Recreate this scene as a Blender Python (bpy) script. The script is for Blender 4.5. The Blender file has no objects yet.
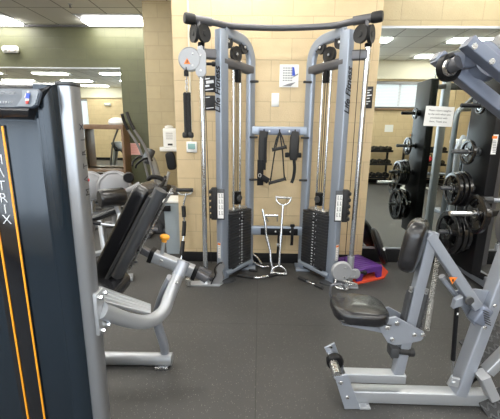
import bpy, bmesh, math, random
from mathutils import Vector, Matrix
random.seed(7)
PI = math.pi
C = bpy.context.scene.collection
V = Vector
HC = 1.48            # camera height
CEIL = 3.44
# ---------------------------------------------------------------- camera frame
FPX = 344.0
_u = V((17., 1508., -344.)).normalized()
_nx = 10.0
_n = V((_nx, (FPX*FPX-17*_nx)/1508., FPX)).normalized()
_r = _u.cross(_n)
if _r.x < 0: _r = -_r
def ray(px, py):
    c = V((px-250, 209.5-py, FPX)); return V((c.dot(_r), c.dot(_n), c.dot(_u)))
def W(px, py, Y):
    d = ray(px, py); d = d*(Y/d.y); return V((d.x, Y, d.z+HC))
def F(px, py, Z=0.0):
    d = ray(px, py); d = d*((Z-HC)/d.z); return V((d.x, d.y, Z))

# ---------------------------------------------------------------- materials
def nt(name):
    m = bpy.data.materials.new(name); m.use_nodes = True
    n = m.node_tree; b = n.nodes['Principled BSDF']; return m, n, b
def mat(name, col, rough=.5, metal=0., spec=.5, coat=0., noise=0., nscale=40., bump=0., bscale=300., emit=None, es=0.):
    m, n, b = nt(name)
    b.inputs['Base Color'].default_value = (*col, 1); b.inputs['Roughness'].default_value = rough
    b.inputs['Metallic'].default_value = metal; b.inputs['Specular IOR Level'].default_value = spec
    b.inputs['Coat Weight'].default_value = coat; b.inputs['Coat Roughness'].default_value = .12
    tc = n.nodes.new('ShaderNodeTexCoord')
    if noise:
        t = n.nodes.new('ShaderNodeTexNoise'); t.inputs['Scale'].default_value = nscale; t.inputs['Detail'].default_value = 4
        n.links.new(tc.outputs['Object'], t.inputs['Vector'])
        mx = n.nodes.new('ShaderNodeMix'); mx.data_type = 'RGBA'
        mx.inputs['A'].default_value = (*[c*(1-noise) for c in col], 1); mx.inputs['B'].default_value = (*[min(1, c*(1+noise)) for c in col], 1)
        n.links.new(t.outputs['Fac'], mx.inputs['Factor']); n.links.new(mx.outputs['Result'], b.inputs['Base Color'])
        mr = n.nodes.new('ShaderNodeMapRange'); mr.inputs['To Min'].default_value = max(0, rough-.08); mr.inputs['To Max'].default_value = min(1, rough+.08)
        n.links.new(t.outputs['Fac'], mr.inputs['Value']); n.links.new(mr.outputs['Result'], b.inputs['Roughness'])
    if bump:
        t2 = n.nodes.new('ShaderNodeTexNoise'); t2.inputs['Scale'].default_value = bscale
        n.links.new(tc.outputs['Object'], t2.inputs['Vector'])
        bp = n.nodes.new('ShaderNodeBump'); bp.inputs['Strength'].default_value = bump; bp.inputs['Distance'].default_value = .002
        n.links.new(t2.outputs['Fac'], bp.inputs['Height']); n.links.new(bp.outputs['Normal'], b.inputs['Normal'])
    if emit:
        b.inputs['Emission Color'].default_value = (*emit, 1); b.inputs['Emission Strength'].default_value = es
    return m
def block_mat(name, col, mortar, axis='X', zoff=0.0, xoff=0.0):
    """painted concrete block, running bond, courses of 20 cm"""
    m, n, b = nt(name); L = n.links
    tc = n.nodes.new('ShaderNodeTexCoord'); sp = n.nodes.new('ShaderNodeSeparateXYZ'); L.new(tc.outputs['Object'], sp.inputs[0])
    cb = n.nodes.new('ShaderNodeCombineXYZ')
    L.new(sp.outputs[axis], cb.inputs['X']); L.new(sp.outputs['Z'], cb.inputs['Y'])
    mp = n.nodes.new('ShaderNodeMapping'); mp.inputs['Location'].default_value = (xoff, zoff, 0); L.new(cb.outputs[0], mp.inputs['Vector'])
    br = n.nodes.new('ShaderNodeTexBrick'); L.new(mp.outputs[0], br.inputs['Vector'])
    br.inputs['Scale'].default_value = 1; br.inputs['Brick Width'].default_value = .4064; br.inputs['Row Height'].default_value = .2032
    br.inputs['Mortar Size'].default_value = .0045; br.inputs['Mortar Smooth'].default_value = .35; br.inputs['Bias'].default_value = 0
    br.inputs['Color1'].default_value = (*col, 1); br.inputs['Color2'].default_value = (*[c*.93 for c in col], 1); br.inputs['Mortar'].default_value = (*mortar, 1)
    nz = n.nodes.new('ShaderNodeTexNoise'); nz.inputs['Scale'].default_value = 9; nz.inputs['Detail'].default_value = 6; L.new(tc.outputs['Object'], nz.inputs['Vector'])
    mr = n.nodes.new('ShaderNodeMapRange'); mr.inputs['To Min'].default_value = .9; mr.inputs['To Max'].default_value = 1.08; L.new(nz.outputs['Fac'], mr.inputs['Value'])
    mx = n.nodes.new('ShaderNodeMix'); mx.data_type = 'RGBA'; mx.blend_type = 'MULTIPLY'; mx.inputs['Factor'].default_value = 1
    L.new(br.outputs['Color'], mx.inputs['A']); L.new(mr.outputs['Result'], mx.inputs['B']); L.new(mx.outputs['Result'], b.inputs['Base Color'])
    n2 = n.nodes.new('ShaderNodeTexNoise'); n2.inputs['Scale'].default_value = 90; n2.inputs['Detail'].default_value = 5; L.new(tc.outputs['Object'], n2.inputs['Vector'])
    ad = n.nodes.new('ShaderNodeMath'); ad.operation = 'MULTIPLY_ADD'; L.new(br.outputs['Fac'], ad.inputs[0]); ad.inputs[1].default_value = -1.0; L.new(n2.outputs['Fac'], ad.inputs[2])
    bp = n.nodes.new('ShaderNodeBump'); bp.inputs['Strength'].default_value = .5; bp.inputs['Distance'].default_value = .006
    L.new(ad.outputs[0], bp.inputs['Height']); L.new(bp.outputs['Normal'], b.inputs['Normal'])
    b.inputs['Roughness'].default_value = .5
    return m
def floor_mat():
    m, n, b = nt('speckled_rubber'); L = n.links
    tc = n.nodes.new('ShaderNodeTexCoord')
    nz = n.nodes.new('ShaderNodeTexNoise'); nz.inputs['Scale'].default_value = 1.6; nz.inputs['Detail'].default_value = 5; L.new(tc.outputs['Object'], nz.inputs['Vector'])
    mx = n.nodes.new('ShaderNodeMix'); mx.data_type = 'RGBA'
    mx.inputs['A'].default_value = (.036, .035, .034, 1); mx.inputs['B'].default_value = (.066, .064, .062, 1)
    L.new(nz.outputs['Fac'], mx.inputs['Factor'])
    vo = n.nodes.new('ShaderNodeTexVoronoi'); vo.inputs['Scale'].default_value = 105; L.new(tc.outputs['Object'], vo.inputs['Vector'])
    cr = n.nodes.new('ShaderNodeValToRGB'); cr.color_ramp.elements[0].position = .12; cr.color_ramp.elements[0].color = (1, 1, 1, 1)
    cr.color_ramp.elements[1].position = .2; cr.color_ramp.elements[1].color = (0, 0, 0, 1); L.new(vo.outputs['Distance'], cr.inputs['Fac'])
    sc = n.nodes.new('ShaderNodeSeparateColor'); L.new(vo.outputs['Color'], sc.inputs[0])
    th = n.nodes.new('ShaderNodeMath'); th.operation = 'GREATER_THAN'; th.inputs[1].default_value = .62; L.new(sc.outputs[0], th.inputs[0])
    ml = n.nodes.new('ShaderNodeMath'); ml.operation = 'MULTIPLY'; L.new(th.outputs[0], ml.inputs[0]); L.new(cr.outputs['Color'], ml.inputs[1])
    m2 = n.nodes.new('ShaderNodeMix'); m2.data_type = 'RGBA'; m2.inputs['B'].default_value = (.32, .30, .27, 1)
    L.new(ml.outputs[0], m2.inputs['Factor']); L.new(mx.outputs['Result'], m2.inputs['A'])
    # joints between the rubber rolls
    br = n.nodes.new('ShaderNodeTexBrick'); br.offset = 0; L.new(tc.outputs['Object'], br.inputs['Vector']); br.inputs['Scale'].default_value = 1
    br.inputs['Brick Width'].default_value = 20; br.inputs['Row Height'].default_value = 1.22; br.inputs['Mortar Size'].default_value = .002; br.inputs['Mortar Smooth'].default_value = .1
    br.inputs['Color1'].default_value = br.inputs['Color2'].default_value = (1, 1, 1, 1); br.inputs['Mortar'].default_value = (.35, .35, .35, 1)
    m3 = n.nodes.new('ShaderNodeMix'); m3.data_type = 'RGBA'; m3.blend_type = 'MULTIPLY'; m3.inputs['Factor'].default_value = 1
    L.new(m2.outputs['Result'], m3.inputs['A']); L.new(br.outputs['Color'], m3.inputs['B']); L.new(m3.outputs['Result'], b.inputs['Base Color'])
    mr = n.nodes.new('ShaderNodeMapRange'); mr.inputs['To Min'].default_value = .42; mr.inputs['To Max'].default_value = .62; L.new(nz.outputs['Fac'], mr.inputs['Value']); L.new(mr.outputs['Result'], b.inputs['Roughness'])
    n2 = n.nodes.new('ShaderNodeTexNoise'); n2.inputs['Scale'].default_value = 160; L.new(tc.outputs['Object'], n2.inputs['Vector'])
    bp = n.nodes.new('ShaderNodeBump'); bp.inputs['Strength'].default_value = .35; bp.inputs['Distance'].default_value = .003; L.new(n2.outputs['Fac'], bp.inputs['Height']); L.new(bp.outputs['Normal'], b.inputs['Normal'])
    return m
def ceil_mat():
    m, n, b = nt('ceiling_tiles'); L = n.links
    tc = n.nodes.new('ShaderNodeTexCoord'); mp = n.nodes.new('ShaderNodeMapping'); L.new(tc.outputs['Object'], mp.inputs['Vector'])
    mp.inputs['Location'].default_value = (3.31+.61*20, -6.2+.915*20, 0)
    br = n.nodes.new('ShaderNodeTexBrick'); br.offset = 0; L.new(mp.outputs[0], br.inputs['Vector']); br.inputs['Scale'].default_value = 1
    br.inputs['Brick Width'].default_value = .61; br.inputs['Row Height'].default_value = .915; br.inputs['Mortar Size'].default_value = .011; br.inputs['Mortar Smooth'].default_value = .1
    br.inputs['Color1'].default_value = (.80, .80, .77, 1); br.inputs['Color2'].default_value = (.76, .76, .73, 1); br.inputs['Mortar'].default_value = (.3, .3, .29, 1)
    L.new(br.outputs['Color'], b.inputs['Base Color']); b.inputs['Roughness'].default_value = .85
    nz = n.nodes.new('ShaderNodeTexNoise'); nz.inputs['Scale'].default_value = 120; L.new(tc.outputs['Object'], nz.inputs['Vector'])
    bp = n.nodes.new('ShaderNodeBump'); bp.inputs['Strength'].default_value = .3; bp.inputs['Distance'].default_value = .003; L.new(nz.outputs['Fac'], bp.inputs['Height']); L.new(bp.outputs['Normal'], b.inputs['Normal'])
    return m
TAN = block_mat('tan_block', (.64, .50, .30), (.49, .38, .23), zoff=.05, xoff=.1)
TAN_SHADED = block_mat('tan_block_shaded', (.42, .345, .20), (.33, .27, .155), zoff=.05, xoff=.22)  # same tan block, darkened: shade of the set-back walls put into the colour
GREEN = block_mat('olive_block', (.088, .092, .045), (.066, .07, .035), zoff=.02)
TANY = block_mat('tan_block_side', (.62, .48, .27), (.46, .36, .20), axis='Y', zoff=.05)
FLOOR = floor_mat(); CEILM = ceil_mat()
BASE = mat('black_vinyl_base', (.010, .010, .011), .65, spec=.2)
CREAM = mat('cream_paint', (.72, .68, .55), .6)
WHITE = mat('white_plastic', (.8, .8, .78), .4)
PAPER = mat('paper', (.82, .82, .8), .8)
FRAME = mat('blue_grey_powder_coat', (.32, .365, .44), .36, .45)
SIL = mat('silver_powder_coat', (.44, .46, .49), .38, .55)
SILB = mat('bluish_silver_coat', (.37, .40, .46), .38, .5)
GUN = mat('gunmetal_coat', (.13, .13, .14), .42, .55)
DGUN = mat('dark_slate_coat', (.19, .215, .28), .42, .35)
CHROME = mat('chrome', (.78, .81, .85), .22, 1.)
STEEL = mat('brushed_steel', (.6, .6, .6), .28, 1., noise=.08, nscale=120)
BLACK = mat('black_plastic', (.008, .008, .009), .42, spec=.22)
RUB = mat('black_rubber', (.014, .014, .015), .6, bump=.3)
VINYL = mat('black_vinyl', (.010, .010, .012), .27, coat=.35, bump=.25, bscale=500)
IRON = mat('black_enamel_iron', (.008, .008, .009), .22, coat=.5)
STACK = mat('graphite_plate', (.022, .023, .026), .38)
GREYP = mat('grey_plastic', (.24, .24, .25), .35, .2)
LGREY = mat('light_grey_cover', (.36, .37, .39), .38, .2)
DGREY = mat('charcoal_plastic', (.05, .052, .056), .35)
SHROUD = mat('teal_black_shroud', (.014, .024, .036), .24, .3, coat=.35)
SHROUD2 = mat('black_gloss', (.006, .007, .010), .15, coat=.4)
CONSOLE = mat('console_grey', (.075, .095, .125), .3)
CONSOLE2 = mat('console_slate', (.16, .19, .23), .3)
TOPTRIM = mat('dark_trim', (.035, .036, .042), .25, .3, coat=.4)
YEL = mat('amber_stripe', (.9, .36, .02), .4)
YKN = mat('orange_yellow_knob', (.85, .36, .03), .4)
ORG = mat('orange_label', (.85, .22, .03), .5)
RED = mat('red_plastic', (.55, .03, .03), .4)
BLUE = mat('blue_print', (.03, .08, .5), .4)
SKIN = mat('pale_print', (.7, .6, .55), .5)
INK = mat('black_ink', (.008, .008, .010), .5)
GINK = mat('grey_ink', (.22, .22, .23), .6)
LINK = mat('light_lettering', (.8, .82, .85), .4)
DINK = mat('charcoal_lettering', (.10, .10, .11), .4)
PURP = mat('purple_plastic', (.105, .030, .22), .42, noise=.15, nscale=20)
MAT_O = mat('orange_red_mat', (.72, .075, .03), .6, bump=.3)
BROWN = mat('brown_wood', (.19, .115, .065), .5, noise=.2, nscale=15)
PINK = mat('pink_paper', (.85, .50, .45), .7)
GLASSY = mat('lens', (.8, .8, .75), .1)
LCD = mat('lcd', (.25, .42, .40), .25)
BIN = mat('grey_blue_bin', (.30, .35, .39), .45)
BLIND = mat('blind_slat', (.75, .77, .8), .5)
def emis(name, col, s):
    m = bpy.data.materials.new(name); m.use_nodes = True; n = m.node_tree; n.nodes.clear()
    e = n.nodes.new('ShaderNodeEmission'); e.inputs[0].default_value = (*col, 1); e.inputs[1].default_value = s
    o = n.nodes.new('ShaderNodeOutputMaterial'); n.links.new(e.outputs[0], o.inputs[0]); return m
LAMP = emis('lit_diffuser', (1.0, .97, .90), 20.0)
DAY = emis('daylit_pane', (.80, .91, 1.0), 2.0)
DAY_FILL = emis('added_fill_pane', (.82, .91, 1.0), 4.2)  # stronger glow for the added middle window
def mirror_mat():
    m, n, b = nt('mirror_silver'); b.inputs['Base Color'].default_value = (.84, .90, .86, 1); b.inputs['Metallic'].default_value = 1; b.inputs['Roughness'].default_value = 0.0
    return m
MIRROR = mirror_mat()
COLM = mat('column_silver', (.36, .375, .40), .30, .75)

# ---------------------------------------------------------------- mesh builder
def sect(w, h, r=None, n=3):
    """rounded rectangle section, in (a, b)"""
    if r is None: r = min(w, h)*.18
    r = min(r, w/2-1e-5, h/2-1e-5); out = []
    for k, (sx, sy) in enumerate(((1, 1), (-1, 1), (-1, -1), (1, -1))):
        for i in range(n+1):
            a = k*PI/2 + i/n*PI/2
            out.append((sx*(w/2-r)+r*math.cos(a), sy*(h/2-r)+r*math.sin(a)))
    return out
def circ(r, n=14): return [(r*math.cos(2*PI*i/n), r*math.sin(2*PI*i/n)) for i in range(n)]
def smooth_path(pts, k=5):
    P = [V(p) for p in pts]
    if len(P) < 3: return P
    P = [P[0]*2-P[1]] + P + [P[-1]*2-P[-2]]; out = []
    for i in range(1, len(P)-2):
        for j in range(k):
            t = j/k; a, b, c, d = P[i-1], P[i], P[i+1], P[i+2]
            out.append(.5*((2*b)+(c-a)*t+(2*a-5*b+4*c-d)*t*t+(3*b-a-3*c+d)*t**3))
    out.append(P[-2]); return out
def fillet(pts, r, n=6):
    """polyline with rounded corners"""
    P = [V(p) for p in pts]; out = [P[0]]
    for i in range(1, len(P)-1):
        a = P[i-1]-P[i]; b = P[i+1]-P[i]; q = min(r, a.length*.49, b.length*.49)
        s = P[i]+a.normalized()*q; e = P[i]+b.normalized()*q
        for j in range(n+1):
            t = j/n; out.append(s*(1-t)**2+P[i]*2*t*(1-t)+e*t*t)
    out.append(P[-1]); return out
class MB:
    def __init__(s): s.bm = bmesh.new(); s.mi = 0; s.mats = []
    def use(s, m):
        if m not in s.mats: s.mats.append(m)
        s.mi = s.mats.index(m); return s
    def _f(s, vs):
        try: f = s.bm.faces.new(vs); f.material_index = s.mi; return f
        except ValueError: return None
    def sweep(s, pts, sec, up=(0, 0, 1), closed=False, scale=None):
        P = [V(p) for p in pts]; n = len(P); up = V(up); rings = []
        prev = None
        for i, p in enumerate(P):
            if closed: t = (P[(i+1) % n]-P[i-1])
            else: t = (P[min(i+1, n-1)]-P[max(i-1, 0)])
            t.normalize()
            if prev is None or up is not None:
                uu = V(up) if prev is None else prev
                if prev is None and abs(t.dot(uu)) > .97: uu = V((0, 1, 0)) if abs(t.y) < .9 else V((1, 0, 0))
            side = t.cross(uu)
            if side.length < 1e-6: side = t.orthogonal()
            side.normalize(); b = side.cross(t).normalized(); prev = b
            k = scale[i] if scale else 1
            rings.append([s.bm.verts.new(p+side*(a*k)+b*(c*k)) for a, c in sec])
        m = len(sec); R = range(n if closed else n-1)
        for i in R:
            A = rings[i]; B = rings[(i+1) % n]
            for j in range(m): s._f((A[j], A[(j+1) % m], B[(j+1) % m], B[j]))
        if not closed: s._f(rings[0][::-1]); s._f(rings[-1])
        return s
    def tube(s, pts, r, n=14, closed=False, up=(0, 0, 1)): return s.sweep(pts, circ(r, n), up, closed)
    def cyl(s, p, q, r, n=20): return s.sweep([p, q], circ(r, n))
    def bar(s, p, q, w, h, up=(0, 0, 1), r=None): return s.sweep([p, q], sect(w, h, r), up)
    def box(s, c, d, rot=None, r=.004, n=2):
        """rounded box, centre c, size d"""
        b2 = bmesh.new(); bmesh.ops.create_cube(b2, size=1)
        for v in b2.verts: v.co = V((v.co.x*d[0], v.co.y*d[1], v.co.z*d[2]))
        r = min(r, min(d)*.49)
        if r > 0: bmesh.ops.bevel(b2, geom=b2.edges[:], offset=r, segments=n, profile=.5, affect='EDGES', clamp_overlap=True)
        M = Matrix.Translation(V(c)) @ (rot.to_4x4() if rot is not None else Matrix.Identity(4))
        mp = {}
        for v in b2.verts: mp[v.index] = s.bm.verts.new(M @ v.co)
        for f in b2.faces: s._f([mp[v.index] for v in f.verts])
        b2.free(); return s
    def span(s, a, b, r=.004): 
        a = V(a); b = V(b); return s.box((a+b)/2, [abs(x) for x in (b-a)], r=r)
    def prism(s, out, o, ax, ay, th, bev=0):
        """outline (x,y) list in plane (o, ax, ay), thickness th centred on it"""
        ax = V(ax).normalized(); ay = V(ay).normalized(); nn = ax.cross(ay).normalized(); o = V(o)
        lay = [(-th/2, 1)]+([(-th/2+bev, 1)] if 0 else [])+[(th/2, 1)]
        rings = []
        cx = sum(p[0] for p in out)/len(out); cy = sum(p[1] for p in out)/len(out)
        lev = [(-th/2, True), (-th/2+bev, False), (th/2-bev, False), (th/2, True)] if bev else [(-th/2, False), (th/2, False)]
        for z, ins in lev:
            ring = []
            for x, y in out:
                if ins:
                    d = math.hypot(x-cx, y-cy) or 1; x -= (x-cx)/d*bev; y -= (y-cy)/d*bev
                ring.append(s.bm.verts.new(o+ax*x+ay*y+nn*z))
            rings.append(ring)
        m = len(out)
        for A, B in zip(rings, rings[1:]):
            for j in range(m): s._f((A[j], A[(j+1) % m], B[(j+1) % m], B[j]))
        s._f(rings[0][::-1]); s._f(rings[-1]); return s
    def lathe(s, prof, o, ax, n=28):
        """profile [(r, t)] about axis ax from o"""
        ax = V(ax).normalized(); e1 = ax.orthogonal().normalized(); e2 = ax.cross(e1); o = V(o); rings = []
        for r, t in prof:
            if r < 1e-6: rings.append([s.bm.verts.new(o+ax*t)])
            else: rings.append([s.bm.verts.new(o+ax*t+(e1*math.cos(2*PI*i/n)+e2*math.sin(2*PI*i/n))*r) for i in range(n)])
        for A, B in zip(rings, rings[1:]):
            for i in range(n):
                j = (i+1) % n
                if len(A) == 1 and len(B) == 1: continue
                if len(A) == 1: s._f((A[0], B[j], B[i]))
                elif len(B) == 1: s._f((A[i], A[j], B[0]))
                else: s._f((A[i], A[j], B[j], B[i]))
        return s
    def disc(s, o, ax, r, th, bev=.004, n=28):
        b = min(bev, th/2.01, r/2); return s.lathe([(0, 0), (r-b, 0), (r, b), (r, th-b), (r-b, th), (0, th)], V(o)-V(ax).normalized()*th/2, ax, n)
    def build(s, name, material=None, parent=None):
        me = bpy.data.meshes.new(name)
        off = V((0, 0, 0))
        if parent is not None: off = root_loc(parent)
        if off.length > 0: bmesh.ops.translate(s.bm, verts=s.bm.verts, vec=-off)
        bmesh.ops.recalc_face_normals(s.bm, faces=s.bm.faces); s.bm.to_mesh(me); s.bm.free()
        for p in me.polygons: p.use_smooth = True
        if material is not None and not s.mats: me.materials.append(material)
        for m in s.mats: me.materials.append(m)
        me.set_sharp_from_angle(angle=math.radians(38))
        o = bpy.data.objects.new(name, me); C.objects.link(o)
        if parent is not None: o.parent = parent
        return o
def root_loc(o):
    v = V((0, 0, 0))
    while o is not None: v += o.location; o = o.parent
    return v
def tag(o, label, cat, group=None, kind=None):
    o['label'] = label; o['category'] = cat
    if group: o['group'] = group
    if kind: o['kind'] = kind
    return o
def thing(name, label, cat, loc=(0, 0, 0), group=None):
    o = bpy.data.objects.new(name, None); o.empty_display_size = .1; C.objects.link(o); o.location = loc
    return tag(o, label, cat, group)
def struct(o): o['kind'] = 'structure'; return o
def copy_tree(o, parent=None):
    c = o.copy(); C.objects.link(c); c.parent = parent
    for ch in list(o.children): copy_tree(ch, c)
    return c
def text(s, size, o, ax, ay, m, parent, name='lettering', shear=0., spacing=1., align='CENTER', ext=.0006, offset=0.):
    """lettering as mesh: reads along ax, letters stand along ay"""
    cu = bpy.data.curves.new('t', 'FONT'); cu.body = s; cu.size = size; cu.shear = shear; cu.space_character = spacing
    cu.align_x = align; cu.align_y = 'CENTER'; cu.extrude = ext; cu.offset = offset; cu.resolution_u = 3
    t = bpy.data.objects.new('t', cu); C.objects.link(t); dg = bpy.context.evaluated_depsgraph_get(); dg.update()
    me = bpy.data.meshes.new_from_object(t.evaluated_get(dg)); bpy.data.objects.remove(t); bpy.data.curves.remove(cu)
    ax = V(ax).normalized(); ay = V(ay); ay = (ay-ax*ay.dot(ax)).normalized(); az = ax.cross(ay)
    M = Matrix((ax, ay, az)).transposed().to_4x4(); M.translation = V(o)-(root_loc(parent) if parent else V((0, 0, 0)))
    me.transform(M); me.materials.clear(); me.materials.append(m); me.name = name
    ob = bpy.data.objects.new(name, me); C.objects.link(ob); ob.parent = parent; return ob
def screws(name, pts, ax, r, m, parent, h=.006):
    for p in pts: MB().disc(p, ax, r, h, bev=.002, n=10).build(name, m, parent)
X, Yv, Z = V((1, 0, 0)), V((0, 1, 0)), V((0, 0, 1))

# ================================================================ ROOM
XL, XR, YB = -11.5, 7.2, -2.7          # side walls and wall behind the camera
struct(MB().span((XL, YB, -.1), (XR, 7.4, 0), r=0).build('floor', FLOOR))
struct(MB().span((XL, YB, CEIL), (XR, 7.4, CEIL+.1), r=0).build('ceiling', CEILM))
struct(MB().span((XL, 7.2, 0), (-1.88, 7.4, CEIL), r=0).build('wall_back', GREEN))
struct(MB().span((-1.88, 5.9, 0), (-.7, 7.4, CEIL), r=0).build('wall_recess', TAN_SHADED))
struct(MB().span((-.90, 3.75, 0), (1.184, 5.95, CEIL), r=0).build('wall_center', TAN))
struct(MB().span((1.18, 3.86, 0), (XR, 4.1, CEIL), r=0).build('wall_right', TAN_SHADED))
struct(MB().span((XR, YB, 0), (XR+.2, 4.1, CEIL), r=0).build('wall_far_right', TANY))
struct(MB().span((XL-.2, YB, 0), (XL, 7.4, CEIL), r=0).build('wall_left', TANY))
wins = [(-11.2, -8.35, 1.0, 2.9), (-5.6, 2.3, .9, 2.9), (2.95, 5.05, 2.16, 2.9)]  # the middle window is unseen, added to fill the room with daylight
w = MB(); xs = XL
for a, b, z0, z1 in wins:
    w.span((xs, YB-.2, 0), (a, YB, CEIL), r=0); w.span((a, YB-.2, 0), (b, YB, z0), r=0); w.span((a, YB-.2, z1), (b, YB, CEIL), r=0); xs = b
w.span((xs, YB-.2, 0), (XR, YB, CEIL), r=0)
struct(w.build('wall_front', TAN))
struct(MB().span((XL, YB, 2.95), (XR, YB+.06, CEIL), r=0).build('trim_1', CREAM))
for i, (a, b, z0, z1) in enumerate(wins):
    e = bpy.data.objects.new('window_%d' % (i+1), None); C.objects.link(e); e.location = ((a+b)/2, YB-.1, z0); struct(e)
    MB().span((a, YB-.17, z0), (b, YB-.16, z1), r=0).build('pane', DAY_FILL if i == 1 else DAY, e)
    f = MB(); t = .05
    f.span((a, YB-.16, z0), (b, YB-.1, z0+t)); f.span((a, YB-.16, z1-t), (b, YB-.1, z1)); n = max(2, round((b-a)/.9))
    for k in range(n+1):
        x = a+t/2+(b-a-t)*k/n; f.span((x-t/2, YB-.155, z0), (x+t/2, YB-.105, z1))
    f.build('window_frame', GUN, e)
    MB().span((a-.02, YB-.12, z0-.05), (b+.02, YB+.05, z0-.005)).build('window_sill', BROWN, e)
    MB().span((a, YB-.09, z1-.09), (b, YB-.02, z1)).build('blind_head', GREYP, e)
    if i == 1: continue
    sl = MB(); z = z0+.06
    while z < z1-.1:
        sl.box(((a+b)/2, YB-.055, z), (b-a-.02, .045, .0025), Matrix.Rotation(math.radians(-52), 3, 'X'), r=0); z += .040
    sl.build('blind_slats', BLIND, e)
# base mouldings
struct(MB().span((-.905, 3.738, 0), (1.19, 3.752, .115), r=.002).build('baseboard_center', BASE))
struct(MB().span((1.19, 3.835, 0), (XR, 3.86, .155), r=.002).build('baseboard_right', BASE))
struct(MB().span((-1.88, 5.885, 0), (-.9, 5.9, .1), r=.002).build('baseboard_recess', BASE))
struct(MB().span((XL, 7.185, 0), (-1.88, 7.2, .1), r=.002).build('baseboard_back', BASE))
struct(MB().span((XL, YB, 0), (XR, YB+.015, .12), r=.002).build('baseboard_front', BASE))
struct(MB().span((XL, 7.16, CEIL-.03), (-1.88, 7.2, CEIL), r=.002).build('trim_2', GUN))

# mirrors
def mirror(x0, x1, y, z0, z1, label, seams):
    t = thing('wall_mirror', label, 'mirror', ((x0+x1)/2, y, z0))
    xs = [x0]+seams+[x1]
    for a, b in zip(xs, xs[1:]): MB().span((a+.0015, y-.008, z0), (b-.0015, y, z1), r=0).build('mirror_panel', MIRROR, t)
    MB().span((x0, y-.014, z1), (x1, y, z1+.025), r=.002).build('top_channel', SIL, t)
    MB().span((x0, y-.014, z0-.02), (x1, y, z0), r=.002).build('bottom_channel', SIL, t)
mirror(1.19, 6.9, 3.86, .18, 2.51, 'large frameless wall mirror behind the weight plate rack on the right', [2.03+.02, 3.9, 5.4])
mirror(-9.5, -2.79, 7.2, .55, 2.65, 'wide wall mirror on the olive green block wall', [-7.4, -5.1])

# ceiling fixtures
fix = None
ys = [-2.1, -.5, 1.33, 3.16, 4.75, 6.82]
def make_fix():
    t = thing('ceiling_light', 'x', 'ceiling light', (0, 0, CEIL), 'recessed fluorescent troffers')
    f = MB()
    for a, b in (((-.61, -.305), (.61, -.275)), ((-.61, .275), (.61, .305)), ((-.61, -.305), (-.58, .305)), ((.58, -.305), (.61, .305))):
        f.span((a[0], a[1], CEIL-.012), (b[0], b[1], CEIL+.0), r=.002)
    f.build('frame', SIL, t)
    MB().span((-.58, -.275, CEIL-.004), (.58, -.06, CEIL-.001), r=0).build('reflector', GREYP, t)
    MB().prism([(-.58, -.15), (.58, -.15), (.58, .15), (-.58, .15)], (0, .11, CEIL-.022), X, Yv, .040).build('drop_diffuser', LAMP, t)  # lens dropped below the ceiling, shaped so its sides brighten the tiles
    MB().span((-.58, -.06, CEIL-.010), (.58, -.04, CEIL-.001), r=.001).build('divider', SIL, t)
    return t
for i, y in enumerate(ys):
    for k in range(-4, 5):
        x = -2.70+2.44*k+(0 if y > 0 else .0)
        if x < XL+.7 or x > XR-.7: continue
        if y > 3.5 and x > -1.9: continue
        if fix is None: fix = make_fix(); o = fix
        else: o = copy_tree(fix)
        o.location = (x, y, CEIL)
        front = y > 6 and k in (0, -1)
        o['label'] = ('lit fluorescent troffer in the ceiling nearest the tan pier at the olive wall' if k == 0 else 'lit fluorescent troffer in the ceiling at the far left by the olive wall') if front else 'lit fluorescent troffer in the suspended ceiling, seen only in the wall mirrors'
        if front: del o['group']
# sprinkler
t = thing('sprinkler_head', 'small dark sprinkler head on the ceiling beside the fluorescent light', 'sprinkler', tuple(F(70, 4, CEIL)))
p = V(t.location)
MB().disc(p-V((0, 0, .004)), Z, .035, .008).build('escutcheon', SIL, t)
MB().cyl(p-V((0, 0, .008)), p-V((0, 0, .05)), .012, 10).disc(p-V((0, 0, .052)), Z, .022, .004).build('nozzle', GUN, t)

# emergency light on the olive wall, and its twin on the wall behind
def emlight(c, ny, label):
    t = thing('emergency_light', label, 'emergency light', c); c = V(c)
    MB().box(c+V((0, ny*.04, 0)), (.32, .08, .13), r=.035, n=4).build('housing', WHITE, t)
    for s in (-1, 1):
        h = MB().disc(c+V((s*.09, ny*.09, .0)), V((0, ny, 0)), .052, .03, bev=.01).build('lamp_head', WHITE, t)
        MB().disc(c+V((s*.09, ny*.107, .0)), V((0, ny, 0)), .038, .006).build('lens', GLASSY, h)
    MB().box(c+V((0, ny*.082, -.03)), (.03, .006, .012), r=.001).build('test_button', RED, t)
emlight(W(12, 50, 7.2), -1, 'white two-lamp emergency light high on the olive green wall')
emlight((-7.35, YB, 2.65), 1, 'white emergency light on the tan wall reflected in the left mirror')

# ================================================================ WALL ITEMS
t = thing('thermostat', 'white square thermostat with grey green screen on the tan wall', 'thermostat', W(192, 147, 3.75)); p = V(t.location)
MB().box(p-V((0, .011, 0)), (.115, .022, .115), r=.008, n=3).build('housing', WHITE, t)
MB().box(p-V((0, .023, -.008)), (.078, .003, .058), r=.001).build('screen', LCD, t)
c0 = W(190.5, 100, 3.75).x
tag(MB().tube([(c0, 3.742, 1.365), (c0, 3.742, CEIL)], .010, 10).build('wall_conduit', CREAM), 'thin cream painted conduit running up the tan wall above the thermostat', 'conduit')
t = thing('wall_switch', 'cream switch plate on the tan wall below the paper notice', 'switch plate', W(275.2, 100, 3.75)); p = V(t.location)
MB().box(p-V((0, .004, 0)), (.078, .008, .135), r=.003).build('plate', WHITE, t)
MB().box(p-V((0, .009, .02)), (.02, .006, .03), r=.002).build('toggle', WHITE, t)
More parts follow.
